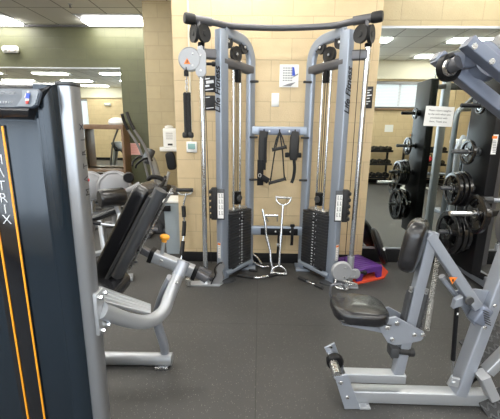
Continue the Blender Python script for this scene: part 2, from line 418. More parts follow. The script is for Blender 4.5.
# printed paper notice
t = thing('paper_notice', 'crumpled white printed notice taped to the tan wall between the towers', 'notice', W(289, 76, 3.75)); p = V(t.location)
g = MB(); n = 8; wd, ht = .195, .22; grid = []
for i in range(n+1):
    grid.append([g.bm.verts.new(p+V(((i/n-.5)*wd, -.003-.006*abs(math.sin(i*1.7+j*1.1)), (j/n-.5)*ht))) for j in range(n+1)])
for i in range(n):
    for j in range(n): g._f((grid[i][j], grid[i+1][j], grid[i+1][j+1], grid[i][j+1]))
g.build('sheet', PAPER, t)
g = MB().use(GINK)
for k in range(6):
    zz = .075-k*.024; 
    for q in range(4): g.box(p+V((-.055+q*.026, -.011, zz)), (.018, .001, .009), r=0)
g.use(BLUE); g.prism([(0, 0), (.035, .0), (.02, .08), (.0, .09)], p+V((.03, -.011, -.0)), X, Z, .001)
g.use(GINK); g.prism([(-.07, -.1), (.02, -.1), (.07, -.06), (.0, -.075)], p+V((0, -.011, 0)), X, Z, .001)
g.prism([(.03, 0), (.09, .03), (.09, .045), (.05, .02)], p+V((0, -.0112, -.02)), X, Z, .001)
g.build('printing', None, t)
def poster(px, py, w_, h_, label, lines):
    t = thing('poster', label, 'poster', W(px, py, 3.75)); p = V(t.location)
    MB().box(p-V((0, .004, 0)), (w_, .006, h_), r=.001).build('board', INK, t)
    g = MB()
    for (a, b, c, d) in lines: g.box(p+V((a, -.008, b)), (c, .001, d), Matrix.Rotation(-.12, 3, 'Y'), r=0)
    g.build('printing', LINK, t)
poster(367.5, 97.5, .10, .215, 'narrow black poster with white lettering at the right edge of the tan wall', [(0, .07, .06, .008), (-.01, .045, .05, .01), (.005, .02, .065, .012), (-.005, -.01, .05, .01), (0, -.04, .06, .008), (-.01, -.065, .04, .008)])
poster(209, 84, .13, .16, 'upper black and white poster on the tan wall behind the left tower', [(-.02, .05, .06, .012), (.01, .02, .08, .03), (-.02, -.02, .05, .02), (0, -.055, .09, .012)])
poster(209, 103, .13, .15, 'lower black poster on the tan wall behind the left tower', [(-.02, .055, .06, .006), (.01, -.05, .08, .008)])

# rack etiquette sign taped on the mirror
t = thing('paper_sign', 'white paper sign asking to return weights, taped on the right mirror', 'sign', W(439, 116.5, 3.85)); p = V(t.location)
R_ = Matrix.Rotation(math.radians(2), 3, 'Y'); ax = R_ @ X; az = R_ @ Z
MB().box(p, (.30, .003, .205), R_, r=0).build('sheet', PAPER, t)
for k, s in enumerate(('Please return weights', 'to the rack when you', 'are finished with', 'them. Thank you.')):
    text(s, .027, p+V((0, -.0022, 0))+az*(.06-.038*k), ax, az, INK, t, 'printed_line', ext=.0002)
tag(MB().box((3.75, YB+.004, 1.60), (.24, .004, .20), r=0).build('paper_sign', PAPER), 'white paper sign on the rear tan wall above the dumbbells', 'sign')

# pink notice and small notice on olive wall
t = thing('paper_notice', 'pink paper notice on the olive green wall behind the grey handlebars', 'notice', W(133, 149, 7.18)); p = V(t.location)
MB().box(p, (.30, .004, .24), r=0).build('sheet', PINK, t)
g = MB()
for k in range(5): g.box(p+V((0, -.003, .08-.04*k)), (.22, .001, .008), r=0)
g.build('printing', RED, t)

# ================================================================ DUAL ADJUSTABLE CABLE MACHINE
XC = .195
YF, YR = 3.25, 3.60
cm = thing('cable_machine', 'tall blue grey dual tower cable machine against the tan wall', 'cable machine', (XC, 3.4, 0))
bow = [(-.55, 3.14, 2.383), (-.40, 3.22, 2.380), (-.24, 3.31, 2.378), (.17, 3.38, 2.385), (.60, 3.31, 2.384), (.76, 3.22, 2.392), (.90, 3.14, 2.397)]
bow[0:0] = []
MB().tube(smooth_path(bow, 6), .027, 16).build('pull_up_bar', GUN, cm)
for s in (-1, 1):
    a = V((.17+s*.60, 3.20, 2.386+.006*s)); b = V((.17+s*.745, 3.12, 2.388+.008*s)); d = (b-a).normalized()
    MB().tube([a, b], .036, 18).build('crossbar_end', GUN, cm)
    MB().lathe([(.033, 0), (.041, .005), (.044, .02), (.044, .075), (.039, .09), (0, .094)], b-d*.02, d, 22).build('end_cap', RUB, cm)
def tower(s):
    f = V((XC+s*.545, YF, 0)); r = V((XC+s*.295, YR, 0)); d = (r-f).normalized(); nrm = d.cross(Z) if s < 0 else -d.cross(Z)
    # nrm faces the middle and the camera
    if nrm.y > 0: nrm = -nrm
    nrm = V((-d.y*(-s) if 0 else d.y*(1 if s < 0 else -1), -abs(d.x), 0)).normalized()
    top = 2.33
    path = fillet([f+V((0, 0, .02)), f+V((0, 0, top)), ], .1)
    MB().sweep(path, sect(.074, .108, .012, 4), up=d).build('front_upright', FRAME, cm)
    fu = cm.children[-1]
    # rear upright with its curved top running to the front upright
    path = fillet([r+V((0, 0, .02)), r+V((0, 0, top-.03)), f+V((0, 0, top+.0))+d*.03], .20, 10)
    MB().sweep(path, sect(.10, .062, .024, 5), up=nrm).build('rear_upright', FRAME, cm)
    MB().bar(r+V((0, 0, 2.06)), f+V((0, 0, 2.08)), .075, .085, r=.025).build('upper_brace', GUN, cm)
    # bottom tube
    MB().tube([f+V((0, 0, .075))+nrm*.03, r+V((0, 0, .085))+nrm*.03], .034, 16).build('bottom_tube', FRAME, cm)
    MB().box(r+V((0, -.0, .012)), (.15, .20, .024), r=.004).build('foot_plate', FRAME, cm)
    MB().prism([(.10*math.cos(a)*1.2, .08*math.sin(a)) for a in [2*PI*i/20 for i in range(20)]], f+V((0, -.02, .009)), X, Yv, .018).build('foot_plate', DGREY, cm)
    # stack
    mid = f.lerp(r, .50); 
    rot = Matrix((d, -nrm, Z)).transposed()
    dots_n = nrm
    zz = .115
    for k in range(19):
        g = MB().use(STACK); g.box(mid+V((0, 0, zz+.0145)), (.35, .12, .0275), rot, r=.003)
        g.use(LINK); g.box(mid+nrm*.0610+d*.012+V((0, 0, zz+.016)), (.022, .0015, .007), rot, r=0)
        g.use(INK); g.box(mid+nrm*.0612-d*.008+V((0, 0, zz+.015)), (.012, .0015, .012), rot, r=0)
        if k % 2 == 0: g.use(LINK); g.box(mid+nrm*.0610-d*.026+V((0, 0, zz+.016)), (.007, .0015, .008), rot, r=0)
        g.build('weight_plate', None, cm); zz += .0302
    MB().box(mid+nrm*.075-d*.008+V((0, 0, .115+.0302*16+.015)), (.022, .05, .016), rot, r=.005).build('selector_pin', BLACK, cm)
    MB().box(mid+V((0, 0, .075)), (.30, .12, .07), rot, r=.02).build('stack_cushion', RUB, cm)
    MB().box(mid+V((0, 0, zz+.016)), (.25, .085, .03), rot, r=.008).build('top_plate', STEEL, cm)
    MB().box(mid+V((0, 0, zz+.13)), (.075, .065, .13), rot, r=.006).build('pulley_bracket', BLACK, cm)
    MB().disc(mid+V((0, 0, zz+.13))+nrm*.038, nrm, .034, .02, n=20).build('bracket_pulley', DGREY, cm)
    for q in (-.05, .05):
        MB().tube([mid+d*q+V((0, 0, zz)), mid+d*q+V((0, 0, 2.12))], .0115, 12).build('guide_rod', CHROME, cm)
    # cables
    for q in (-.012, .016):
        MB().tube([mid+d*q+V((0, 0, zz+.19)), mid+d*q+V((0, 0, 2.18))], .0035, 8).build('cable', BLACK, cm)
    MB().box(mid+V((0, 0, 1.99))+nrm*.01, (.05, .045, .13), rot, r=.006).build('pulley_bracket', BLACK, cm)
    # pulleys beneath the arch
    for (q, zz2, rr) in ((-.15, 2.25, .058), (-.03, 2.165, .070), (.085, 2.245, .058)):
        c = mid+d*q+V((0, 0, zz2))
        g = MB().lathe([(0, 0), (rr*.3, 0), (rr*.35, .006), (rr*.8, .006), (rr, 0), (rr, .008), (rr-.008, .016), (rr, .024), (rr, .032), (rr*.8, .026), (rr*.35, .026), (rr*.3, .032), (0, .032)], c-nrm*.016+nrm*.012, nrm, 26).build('pulley', RUB, cm)
        MB().disc(c+nrm*.030, nrm, .012, .01, n=12).build('pulley_bolt', STEEL, g)
    # range of rubber stops
    for z_, q in ((1.95, 0), (1.42, 0), (.99, 0)):
        MB().box(r+nrm*.045+V((-s*.0, -.03, z_)), (.085, .03, .022), r=.008).build('bumper', RUB, cm)
    # adjustment column
    rx = XC+s*.715; ry = 3.2
    MB().tube([(rx, ry, .03), (rx, ry, 2.19)], .0235, 20).build('adjustment_column', CHROME, cm)
    MB().bar(V((rx, ry, 2.13)), f+V((0, 0, 2.13)), .05, .085, r=.015).build('upper_arm', GUN, cm)
    MB().disc((rx, ry, 2.205), Z, .03, .03).build('column_cap', BLACK, cm)
    # pulley beneath crossbar end
    c = V((.17+s*.695, 3.14, 2.275)); dd = V((-s*.15, -1, 0)).normalized()
    for q in (-1, 1):
        tq = c+V((q*.028, 0, 0))
        g = MB().lathe([(0, 0), (.02, 0), (.024, .006), (.055, .006), (.072, 0), (.072, .01), (.062, .016), (.072, .022), (.072, .03), (.055, .026), (.024, .026), (.02, .032), (0, .032)], tq-V((q*.0, .0, 0)), V((q*.8, -.55, 0)), 28).build('pulley', RUB, cm)
    MB().box(c+V((0, 0, .07)), (.03, .05, .09), r=.006).build('pulley_hanger', GUN, cm)
    MB().tube([c+V((-s*.03, .02, -.06)), (rx-s*.06, ry-.01, .2)], .003, 8).build('cable', BLACK, cm)
    # base under the column
    MB().bar((rx, ry, .035), f+V((0, 0, .035)), .09, .05, r=.01).build('base_link', GUN, cm)
    MB().disc((rx, ry-.02, .02), Z, .05, .03).build('column_foot', CHROME, cm)
    # instruction placard + holder rack
    c = f+V((s*.01, -.075, .80)); 
    pd = MB().box(c+V((0, 0, 0)), (.072, .012, .30), r=.006).build('placard', DGREY, cm)
    g = MB().use(PAPER); g.box(c+V((0, -.007, -.012)), (.056, .002, .245), r=0)
    g.use(GINK)
    for k in range(4):
        for q in (-1, 1):
            g.box(c+V((q*.013, -.0085, .078-.055*k)), (.006, .001, .028), r=0); g.disc(c+V((q*.013, -.0085, .098-.055*k)), Yv, .005, .001, n=8)
            g.box(c+V((q*.013+.006, -.0085, .07-.055*k)), (.012, .001, .004), r=0)
    g.build('placard_print', None, pd)
    g = MB(); c2 = f+V((s*.075, -.045, .80))
    g.box(c2, (.055, .06, .31), r=.01)
    for k in range(5): g.box(c2+V((s*.03, -.012, .12-.06*k)), (.03, .07, .038), r=.013, n=3)
    g.build('accessory_holder', RUB, cm)
    # warning label low on the upright
    sd = V((-d.y, d.x, 0)); RW = Matrix((sd, -d, Z)).transposed(); o_ = f-d*.0545
    pl = MB().use(PAPER).box(o_+V((0, 0, .33)), (.034, .002, .16), RW, r=0).use(ORG).box(o_+V((0, 0, .395)), (.034, .003, .02), RW, r=0).use(GINK)
    for k in range(7): pl.box(o_-d*.001+V((0, 0, .37-.018*k)), (.024, .001, .004), RW, r=0)
    pl.build('warning_label', None, fu)
    # lettering up the upright
    up_l = V((-d.y, d.x, 0)); up_l = up_l if up_l.x < 0 else -up_l
    text('Life Fitness', .090, f-d*.0545+V((0, 0, 1.83)), Z, up_l, INK, fu, 'lettering', shear=.35, spacing=.98, offset=.0022)
for s in (-1, 1): tower(s)
# crossmembers between the rear uprights
MB().bar((XC-.29, YR, 1.485), (XC+.29, YR, 1.485), .05, .085, r=.012).build('crossmember', FRAME, cm)
MB().bar((XC-.29, YR, .43), (XC+.29, YR, .43), .05, .10, r=.012).build('crossmember', FRAME, cm)
hb = MB().box((XC+.0, YR-.033, 1.475), (.42, .014, .062), r=.006).build('hook_plate', DGUN, cm)
for q in (-.1, .1): MB().disc((XC+q, YR-.042, 1.48), Yv, .010, .008, n=12).build('bolt', WHITE, hb)
hb2 = MB().box((XC+.03, YR-.033, .425), (.40, .014, .075), r=.006).build('hook_plate', BLACK, cm)
for q in (-.14, -.04, .12): MB().disc((XC+q+.03, YR-.042, .43), Yv, .009, .008, n=12).build('bolt', WHITE, hb2)
for q in (-.155, 0, .155): MB().tube(fillet([(XC+q, YR-.03, 1.475), (XC+q, YR-.085, 1.47), (XC+q, YR-.085, 1.50)], .02), .007, 8).build('hook', BLACK, hb)
MB().sweep(fillet([(XC+.165, YR-.04, .50), (XC+.165, YR-.09, .49), (XC+.165, YR-.09, .30), (XC+.165, YR-.04, .29)], .03), sect(.03, .02, .006)).build('hook', BLACK, hb2)
MB().box((XC+.165, YR-.08, .51), (.05, .03, .03), r=.01).build('hook_tip', BLACK, hb2)
# left carriage high on its column, right carriage low
def carriage(s, cx, cz, rx, side):
    y = 3.11
    c = V((cx, y, cz))
    ca = MB().disc(c, Yv, .098, .05, bev=.012, n=40).build('pulley_cover', LGREY, cm)
    screws('bolt', [c+V((.03, -.028, .045)), c+V((.025, -.028, -.05))], Yv, .010, STEEL, ca)
    if s < 0:
        g = MB().use(ORG).prism([(-.028, -.02), (.028, -.02), (0, .028)], c+V((-.02, -.027, -.02)), X, Z, .002)
        g.use(INK).prism([(-.005, -.012), (.004, -.012), (.006, .012), (-.002, .01)], c+V((-.02, -.0285, -.02)), X, Z, .001); g.build('warning_label', None, ca)
    # carriage plate, rounded
    o = V((rx+.01 if s < 0 else rx+.02, y-.01, cz-.03 if s < 0 else cz-.02))
    hh, ww = (.11, .045) if s < 0 else (.05, .05)
    MB().prism(sect(ww*2, hh*2, ww*.9, 6), o, X, Z, .02, bev=.003).build('carriage_plate', LGREY, cm)
    cp = cm.children[-1]
    screws('bolt', [o+V((0, -.013, hh*.55)), o+V((0, -.013, -hh*.55))], Yv, .011, STEEL, cp)
    MB().tube([(rx, 3.2, cz-.13), (rx, 3.2, cz+.12)], .034, 18).build('carriage_sleeve', SIL, cm)
    MB().cyl((o.x+.03, y+.02, o.z), (o.x+.11, y+.02, o.z), .012).lathe([(0, 0), (.02, 0), (.022, .02), (.018, .03), (0, .03)], (o.x+.09, y+.02, o.z), X, 16).build('pop_pin', BLACK, cm)
carriage(-1, W(190, 60, 3.11).x, 2.065, XC-.715, -1)
carriage(1, W(341.5, 271, 3.11).x, .18, XC+.715, 1)
# left base cover
f = V((XC-.545, YF, 0)); c = V((XC-.60, 3.14, .11))
MB().prism([(-.05, -.10), (.05, -.10), (.075, -.04), (.06, .03), (.085, .08), (.06, .125), (.03, .11), (.0, .06), (.015, .0), (-.03, -.05)], c, X, Z, .045, bev=.004).build('cable_cover', GREYP, cm)
MB().sweep(smooth_path([c+V((-.055, -.03, -.11)), c+V((-.03, -.03, -.05)), c+V((-.005, -.03, .0)), c+V((-.012, -.03, .06)), c+V((.03, -.03, .12)), c+V((.06, -.03, .13))], 6), sect(.02, .012, .004)).build('cable_guard', BLACK, cm)
MB().prism([(-.20, -.05), (.1, -.04), (.14, .05), (.0, .08), (-.22, .03)], (XC-.66, 3.13, .008), X, Yv, .016, bev=.003).build('base_plate', SIL, cm)
MB().cyl((XC-.86, 3.08, .016), (XC-.86, 3.08, .075), .022).disc((XC-.86, 3.08, .08), Z, .027, .012).build('leveling_post', STEEL, cm)
MB().bar((XC-.80, 3.12, .17), (XC-.66, 3.14, .10), .05, .07, r=.01).build('pivot_arm', GUN, cm)
# right base : loops
c = V((XC+.62, 3.05, .0))
MB().tube(fillet([(XC+.56, 3.12, .12), (XC+.55, 3.07, .03), (XC+.66, 3.04, .02), (XC+.70, 3.12, .03)], .03), .009, 10).build('carabiner_hook', STEEL, cm)
MB().prism([(-.10, -.03), (.10, -.05), (.12, .04), (-.06, .06)], (XC+.68, 3.15, .01), X, Yv, .018, bev=.003).build('base_plate', SIL, cm)
MB().tube([(XC+.62, 3.10, .09), (XC+.76, 3.10, .05)], .012, 12).build('pivot_pin', STEEL, cm)

# ---- attachments hanging and leaning
def rope_handle():
    t = thing('rope_handle', 'black braided rope attachment hanging from the left pulley', 'rope handle', W(187, 75, 3.07)); p = V(t.location)
    x, y = W(187, 100, 3.07).x, 3.07
    zt, zb = W(187, 93, 3.07).z, W(187, 134, 3.07).z
    MB().tube([(x, y, zt+.15), (x, y, 2.0)], .004, 8).lathe([(0, 0), (.02, 0), (.02, .04), (.012, .05), (0, .05)], (x, y, zt+.135), Z, 14).build('cable_end', BLACK, t)
    ch = MB(); z = zt+.13
    for k in range(5):
        a = k % 2; pts = []
        for i in range(10):
            q = 2*PI*i/10; u = .009*math.cos(q); v = .017*math.sin(q); pts.append((x+(u if a else 0), y+(0 if a else u), z-.014*1-k*.024+v))
        ch.tube(pts, .003, 6, closed=True)
    ch.build('chain', STEEL, t)
    for k in (0, 1):
        dx = (-.013 if k else .013)
        g = MB()
        for st in range(3):
            pts = [(x+dx+.011*math.cos(q*.55+st*2*PI/3), y+.011*math.sin(q*.55+st*2*PI/3), zt-(zt-zb)*q/60) for q in range(61)]
            g.tube(pts, .0098, 7)
        g.build('rope', RUB, t)
        MB().lathe([(0, 0), (.022, .003), (.027, .015), (.026, .04), (.018, .05), (0, .05)], (x+dx*1.8, y, zb-.035), Z, 16).build('rope_end', RUB, t)
rope_handle()
hy = YR-.085
def strap1():
    t = thing('ankle_strap', 'wide black padded strap hanging at the left of the upper hooks', 'strap', (XC-.155, hy, 1.47)); x = XC-.155
    MB().sweep([(x, hy-.01, 1.48), (x-.01, hy-.02, 1.40), (x-.012, hy-.02, 1.25), (x-.008, hy-.015, 1.17)], sect(.085, .035, .012), up=Yv).build('padded_cuff', RUB, t)
    MB().sweep([(x-.028, hy-.03, 1.20), (x-.03, hy-.03, 1.05), (x-.028, hy-.02, .94)], sect(.065, .02, .006), up=Yv).build('webbing', BLACK, t)
    MB().sweep([(x-.02, hy-.045, 1.03), (x+.055, hy-.04, .985)], sect(.06, .02, .006), up=Yv).build('loose_tab', BLACK, t)
    MB().tube([(x-.035+.014*math.cos(a), hy-.05, 1.045+.018*math.sin(a)) for a in [2*PI*i/12 for i in range(12)]], .004, 6, closed=True).build('buckle', STEEL, t)
    MB().sweep([(x+.015, hy-.045, 1.42), (x+.012, hy-.045, 1.10)], sect(.025, .008, .003), up=Yv).build('webbing', BLACK, t)
strap1()
def stirrup():
    t = thing('stirrup_handle', 'pair of black strap handles hanging from the middle hook', 'handle', (XC, hy, 1.47)); x = XC
    for (w_, z_, dx, tl) in ((.055, 1.315, 0, .012), (.072, .985, -.01, .02)):
        hx = [V((x+dx-w_, hy-.02-.02*(z_ > 1.1), z_-tl)), V((x+dx+w_, hy-.02-.02*(z_ > 1.1), z_+tl))]
        g = MB()
        for q in hx: g.sweep([(x, hy-.012, 1.475), (x+(q.x-x)*.55, hy-.02, 1.475-(1.475-q.z)*.4), q], sect(.014, .004, .001), up=Yv)
        g.build('strap', BLACK, t)
        dd = (hx[1]-hx[0]).normalized()
        MB().tube([hx[0]-dd*.012, hx[1]+dd*.012], .016, 14).build('grip', RUB, t)
        for q, sg in ((hx[0], -1), (hx[1], 1)): MB().disc(q+dd*sg*.012, dd, .023, .01, n=16).build('grip_end', BLACK, t)
stirrup()
def strap2():
    t = thing('ankle_strap', 'black fleece cuff with dangling tail at the right of the upper hooks', 'strap', (XC+.155, hy, 1.47)); x = XC+.155
    MB().sweep([(x, hy-.01, 1.48), (x-.005, hy-.02, 1.42), (x-.008, hy-.02, 1.24), (x-.01, hy-.015, 1.20)], sect(.095, .045, .02), up=Yv, scale=[.7, 1, 1, .7]).build('padded_cuff', RUB, t)
    MB().sweep(smooth_path([(x-.005, hy-.03, 1.21), (x+.005, hy-.03, 1.12), (x-.002, hy-.03, 1.03), (x-.02, hy-.035, .97)], 5), sect(.032, .012, .004), up=Yv).build('webbing', BLACK, t)
    for dx in (-.065, .06): MB().box((x+dx-.01, hy-.015, 1.25), (.04, .025, .05), r=.008).build('side_ring', BLACK, t)
strap2()
def dbar():
    # double D bar leaning on the low crossmember
    t = thing('double_handle_bar', 'chrome bar with a D handle at both ends leaning on the lower crossmember', 'cable bar', (.27, 3.42, 0))
    a = W(283, 205, 3.535); b = W(279, 266, 3.40)
    dd = (b-a).normalized(); side = dd.cross(V((0, 1, .3))).normalized()
    MB().tube([a, b], .012, 12).build('shaft', CHROME, t)
    MB().tube([a+(b-a)*.42, a+(b-a)*.62], .016, 12).build('sleeve', CHROME, t)
    for q, sg in ((a, -1), (b, 1)):
        pts = []
        for i in range(13):
            an = PI*i/12
            pts.append(q+side*(.078*math.cos(an))+dd*sg*(.078-.078*math.sin(an)))
        base = q+dd*sg*.078
        MB().tube(pts, .009, 10).build('handle_bow', CHROME, t)
        MB().tube([base-side*.085, base+side*.085], .014, 12).build('grip', STEEL, t)
dbar()
def zbar():
    t = thing('curl_bar', 'slim bent chrome bar leaning at the left of the lower crossmember', 'cable bar', (.1, 3.45, 0))
    pts = [W(262.5, 209, 3.53), W(265.5, 224, 3.50), W(266.5, 236, 3.48), W(270, 250, 3.45), W(271, 262, 3.42), W(273.5, 272, 3.40)]
    MB().tube(smooth_path(pts, 5), .0135, 12).build('shaft', CHROME, t)
    m = (pts[2]+pts[3])/2; MB().tube([pts[2], pts[2].lerp(pts[3], .3)], .018, 12).build('swivel_collar', STEEL, t)
zbar()
t = thing('short_bar', 'short chrome grip bar resting on top of the lower crossmember', 'cable bar', (.16, 3.55, .55))
a, b = W(265, 215.5, 3.545), W(278, 215.5, 3.545)
MB().tube([a, b], .015, 12).build('grip', CHROME, t); MB().tube(fillet([a+V((.01, 0, 0)), a+V((.02, .015, -.05)), a+V((.04, .02, -.07))], .02), .006, 8).tube(fillet([b+V((-.01, 0, 0)), b+V((-.005, .015, -.05)), b+V((-.005, .02, -.07))], .02), .006, 8).build('bow', CHROME, t)
t = thing('nylon_strap', 'narrow black strap hanging below the lower crossmember behind the chrome bar', 'strap', (XC+.03, 3.54, .42))
MB().sweep([(XC+.03, 3.545, .44), (XC+.028, 3.54, .30), (XC+.02, 3.54, .17)], sect(.032, .01, .003), up=Yv).build('webbing', BLACK, t)
MB().box((XC+.025, 3.53, .29), (.042, .016, .03), r=.004).build('buckle', STEEL, t)
def chromeloop():
    t = thing('v_handle', 'small chrome V handle lying on the floor by the left tower base', 'cable handle', tuple(F(257, 266)))
    a, b, c_ = F(249, 260, .06), F(262, 267, .02), F(256, 272, .02)
    MB().tube(fillet([a+V((-.02, 0, .03)), a, b, b+V((.07, .02, 0))], .03), .011, 10).build('frame', CHROME, t)
    MB().tube(fillet([a+V((.03, .06, .06)), F(258, 258, .08), b+V((.0, .03, .02))], .03), .011, 10).build('frame', CHROME, t)
    MB().tube([F(249, 270, .02), F(257, 271, .02)], .013, 12).build('grip', RUB, t)
chromeloop()
def floorbar(name, pts, label):
    t = thing(name, label, 'cable bar', tuple(F(*pts[1])))
    P = [F(x, y, .018) for x, y in pts]
    MB().tube(fillet(P, .05), .011, 12).build('shaft', CHROME, t)
    MB().tube([P[0], P[0].lerp(P[1], .8)], .017, 12).build('grip', RUB, t)
    MB().tube([P[-1], P[-1].lerp(P[-2], .8)], .017, 12).build('grip', RUB, t)
    m = P[len(P)//2]; MB().disc(m, Z, .022, .024, n=14).build('swivel', CHROME, t)
floorbar('straight_bar', [(238, 275), (258, 278), (264, 277), (285, 272)], 'black gripped pull bar lying on the floor in front of the left tower')
floorbar('straight_bar', [(299, 277.5), (309, 282), (313, 283.5), (323, 288)], 'black gripped pull bar lying on the floor in front of the right tower')
def leaner():
    t = thing('pull_bar', 'long bar with black grips and D handle leaning on the wall by the thermostat', 'cable bar', (-.85, 3.6, 0))
    P = [W(186.5, 193, 3.71), W(183.5, 206, 3.70), W(184.5, 226, 3.68), W(182.5, 246, 3.62), W(181, 262, 3.56), W(180.5, 271, 3.52)]
    MB().tube(smooth_path(P, 4), .0115, 12).build('shaft', CHROME, t)
    for a, b in ((1, 1.55), (1.75, 2.5), (2.75, 3.6)):
        A = P[int(a)].lerp(P[int(a)+1], a % 1); B = P[int(b)].lerp(P[min(int(b)+1, 5)], b % 1)
        MB().tube([A, P[int(b)].lerp(A, .5) if int(b) != int(a) else A.lerp(B, .5), B], .023, 12).build('grip', RUB, t)
    top = P[0]
    a, b = W(176.5, 190, 3.71), W(193, 190, 3.71)
    MB().tube([a, b], .021, 12).build('handle_bar', RUB, t)
    MB().tube(fillet([a, a+V((.03, 0, -.05)), b+V((-.03, 0, -.05)), b], .04), .009, 10).build('handle_bow', STEEL, t)
leaner()

# ================================================================ STEP, MAT, DISC
def step():
    c = V((1.06, 3.44, 0))
    t = thing('step_platform', 'purple plastic aerobic step with ridged top on the orange mat', 'step', c)
    corners = [F(350, 290), F(381, 281)]
    fr = F(346, 291); 
    # oriented box
    ang = math.radians(26); R = Matrix.Rotation(ang, 3, 'Z'); cx = V((1.062, 3.455, .022))
    Lx, Ly, Hh = .32, .36, .125
    def P(x, y, z): return cx+R @ V((x, y, z))
    g = MB(); g.box(P(0, 0, Hh-.014), (Lx, Ly, .028), R, r=.008, n=3); top = g.build('deck', PURP, t)
    g = MB()
    for i in range(8): g.box(P(0, -.155+.044*i, Hh+.002), (Lx-.04, .018, .006), R, r=.002)
    g.build('tread_ridge', PURP, top)
    for sy in (-1, 1):
        g = MB(); w2 = Lx/2
        out = [(-w2, 0), (-w2+.09, 0), (-w2+.10, .035), (-w2+.15, .065), (w2-.15, .065), (w2-.10, .035), (w2-.09, 0), (w2, 0), (w2, Hh-.02), (-w2, Hh-.02)]
        # split into convex parts
        for q in ([(-w2, 0), (-w2+.06, 0), (-w2+.07, .045), (-w2+.07, Hh-.02), (-w2, Hh-.02)], [(w2-.06, 0), (w2, 0), (w2, Hh-.02), (w2-.07, Hh-.02), (w2-.07, .045)], [(-w2+.07, .045), (-w2+.10, .07), (w2-.10, .07), (w2-.07, .045), (w2-.07, Hh-.02), (-w2+.07, Hh-.02)]):
            g.prism(q, P(0, sy*(Ly/2-.012), 0), R @ X, Z, .024)
        g.build('side_skirt', PURP, t)
    for sx in (-1, 1):
        g = MB(); g.box(P(sx*(Lx/2-.012), 0, .09), (.024, Ly-.04, .07), R, r=.004); g.build('end_skirt', PURP, t)
step()
g = MB(); pts = [F(318, 268), F(331, 283), F(349, 287), F(384, 279), F(388, 273), F(379, 263.5), F(352, 262), F(322, 262)]
o = V((1.1, 3.4, 0)); pts = [(p.x-o.x, min(p.y, 3.72)-o.y) for p in pts]
tag(g.prism(pts, o+V((0, 0, .011)), X, Yv, .02, bev=.004).build('floor_mat', MAT_O), 'flat orange red rubber mat on the floor under the purple step', 'mat')
def disc():
    a = W(367, 230, 3.72); b = W(380, 257, 3.55)
    c = (a+b)/2; c.x += .0
    t = thing('balance_disc', 'round glossy black balance trainer leaning in the corner against the mirror', 'balance trainer', (c.x, c.y, 0))
    nrm = V((-.93, -.12, -.42)).normalized(); nrm = V((.90, -.16, .36)).normalized(); c = V((1.30, 3.615, .268))
    MB().lathe([(0, -.01), (.18, -.01), (.20, 0), (.208, .02), (.20, .045), (.165, .055), (0, .06)], c, nrm, 44).build('platform', BLACK, t)
    MB().lathe([(.18, .0), (.17, -.015), (.12, -.022), (0, -.025)], c, nrm, 40).build('dome', BLACK, t)
    e2 = nrm.cross(Yv).normalized()
    MB().box(c+V((.0, -.207, .04)), (.035, .004, .02), Matrix.Rotation(math.radians(60), 3, 'Y'), r=0).build('label', WHITE, t)
disc()

# ================================================================ ROW MACHINE (right foreground)
rm = thing('row_machine', 'silver plate loaded seated machine with black seat and chest pad', 'exercise machine', (1.0, 1.68, 0))
Y0 = 1.68
def Wy(px, py, y=Y0): return W(px, py, y)
zb = .045
a = F(357, 398, .04); 
MB().bar((.53, Y0, .045), (1.42, Y0, .045), .07, .075, r=.008).build('base_beam', SIL, rm)
# rear cross foot with end plates
for dy in (-.075, .10):
    lo = V((.60, Y0+dy, .0)); 
    pr = [(-.075, .215), (-.012, .235), (.085, .005), (.02, .0)] if dy < 0 else [(-.06, .20), (-.005, .235), (.085, .02), (.03, .0)]
    if dy < 0: pr = [(-.068, .205), (.0, .222), (.085, .008), (-.0, .003)]
    MB().prism(pr, (.487 if dy < 0 else .455, Y0+dy, .005+(.0 if dy < 0 else .055)), X, Z, .012, bev=.002).build('foot_bracket', SILB, rm)
    fb = rm.children[-1]
    screws('bolt', [(.455, Y0+dy-.009, .175), (.495, Y0+dy-.009, .085)] if dy < 0 else [(.43, Y0+dy-.009, .27)], Yv, .011, STEEL, fb)
MB().cyl((.435, Y0-.08, .215), (.435, Y0+.12, .215), .026).build('pivot_axle', STEEL, rm)
MB().disc((.445, Y0+.04, .215), Yv, .048, .04, bev=.01).build('pivot_bushing', BLACK, rm)
MB().box((.60, Y0-.05, .008), (.06, .05, .012), r=.003).disc((.61, Y0-.055, .016), Z, .010, .008, n=10).build('floor_bracket', SIL, rm)
# second beam & seat post
p1 = Wy(344, 374); p2 = Wy(398, 377); p2.z = p1.z = (p1.z+p2.z)/2
MB().bar(p1, p2+V((.03, 0, 0)), .06, .055, r=.006).build('link_beam', SIL, rm)
pt = Wy(432, 232)
pb = V((p2.x-.012, Y0, p2.z-.02))
MB().bar(pb, pt, .055, .052, up=Yv, r=.006).build('seat_post', SILB, rm)
# spring/weight guides beside post near seat
d = (pt-pb).normalized(); s_ = d.cross(Yv)
def onpost(t, off=0, dy=0): return pb+(pt-pb)*t+s_*off+V((0, dy, 0))
MB().bar(onpost(.36, -.036, -.005), onpost(.62, -.036, -.005), .024, .05, up=Yv, r=.006).build('slide_rack', DGREY, rm)
rk = rm.children[-1]
g = MB()
for k in range(14): g.bar(onpost(.38+.0165*k, -.05, -.012), onpost(.386+.0165*k, -.05, -.012), .012, .05, up=Yv, r=.002)
g.build('teeth', GUN, rk)
MB().bar(onpost(.36, .038), onpost(.62, .038), .02, .045, up=Yv, r=.006).build('slide_rail', DGREY, rm)
for off in (-.04, .04): MB().cyl(onpost(.62, off, -.01), onpost(.65, off, -.01), .010).build('rail_bolt', STEEL, rm)
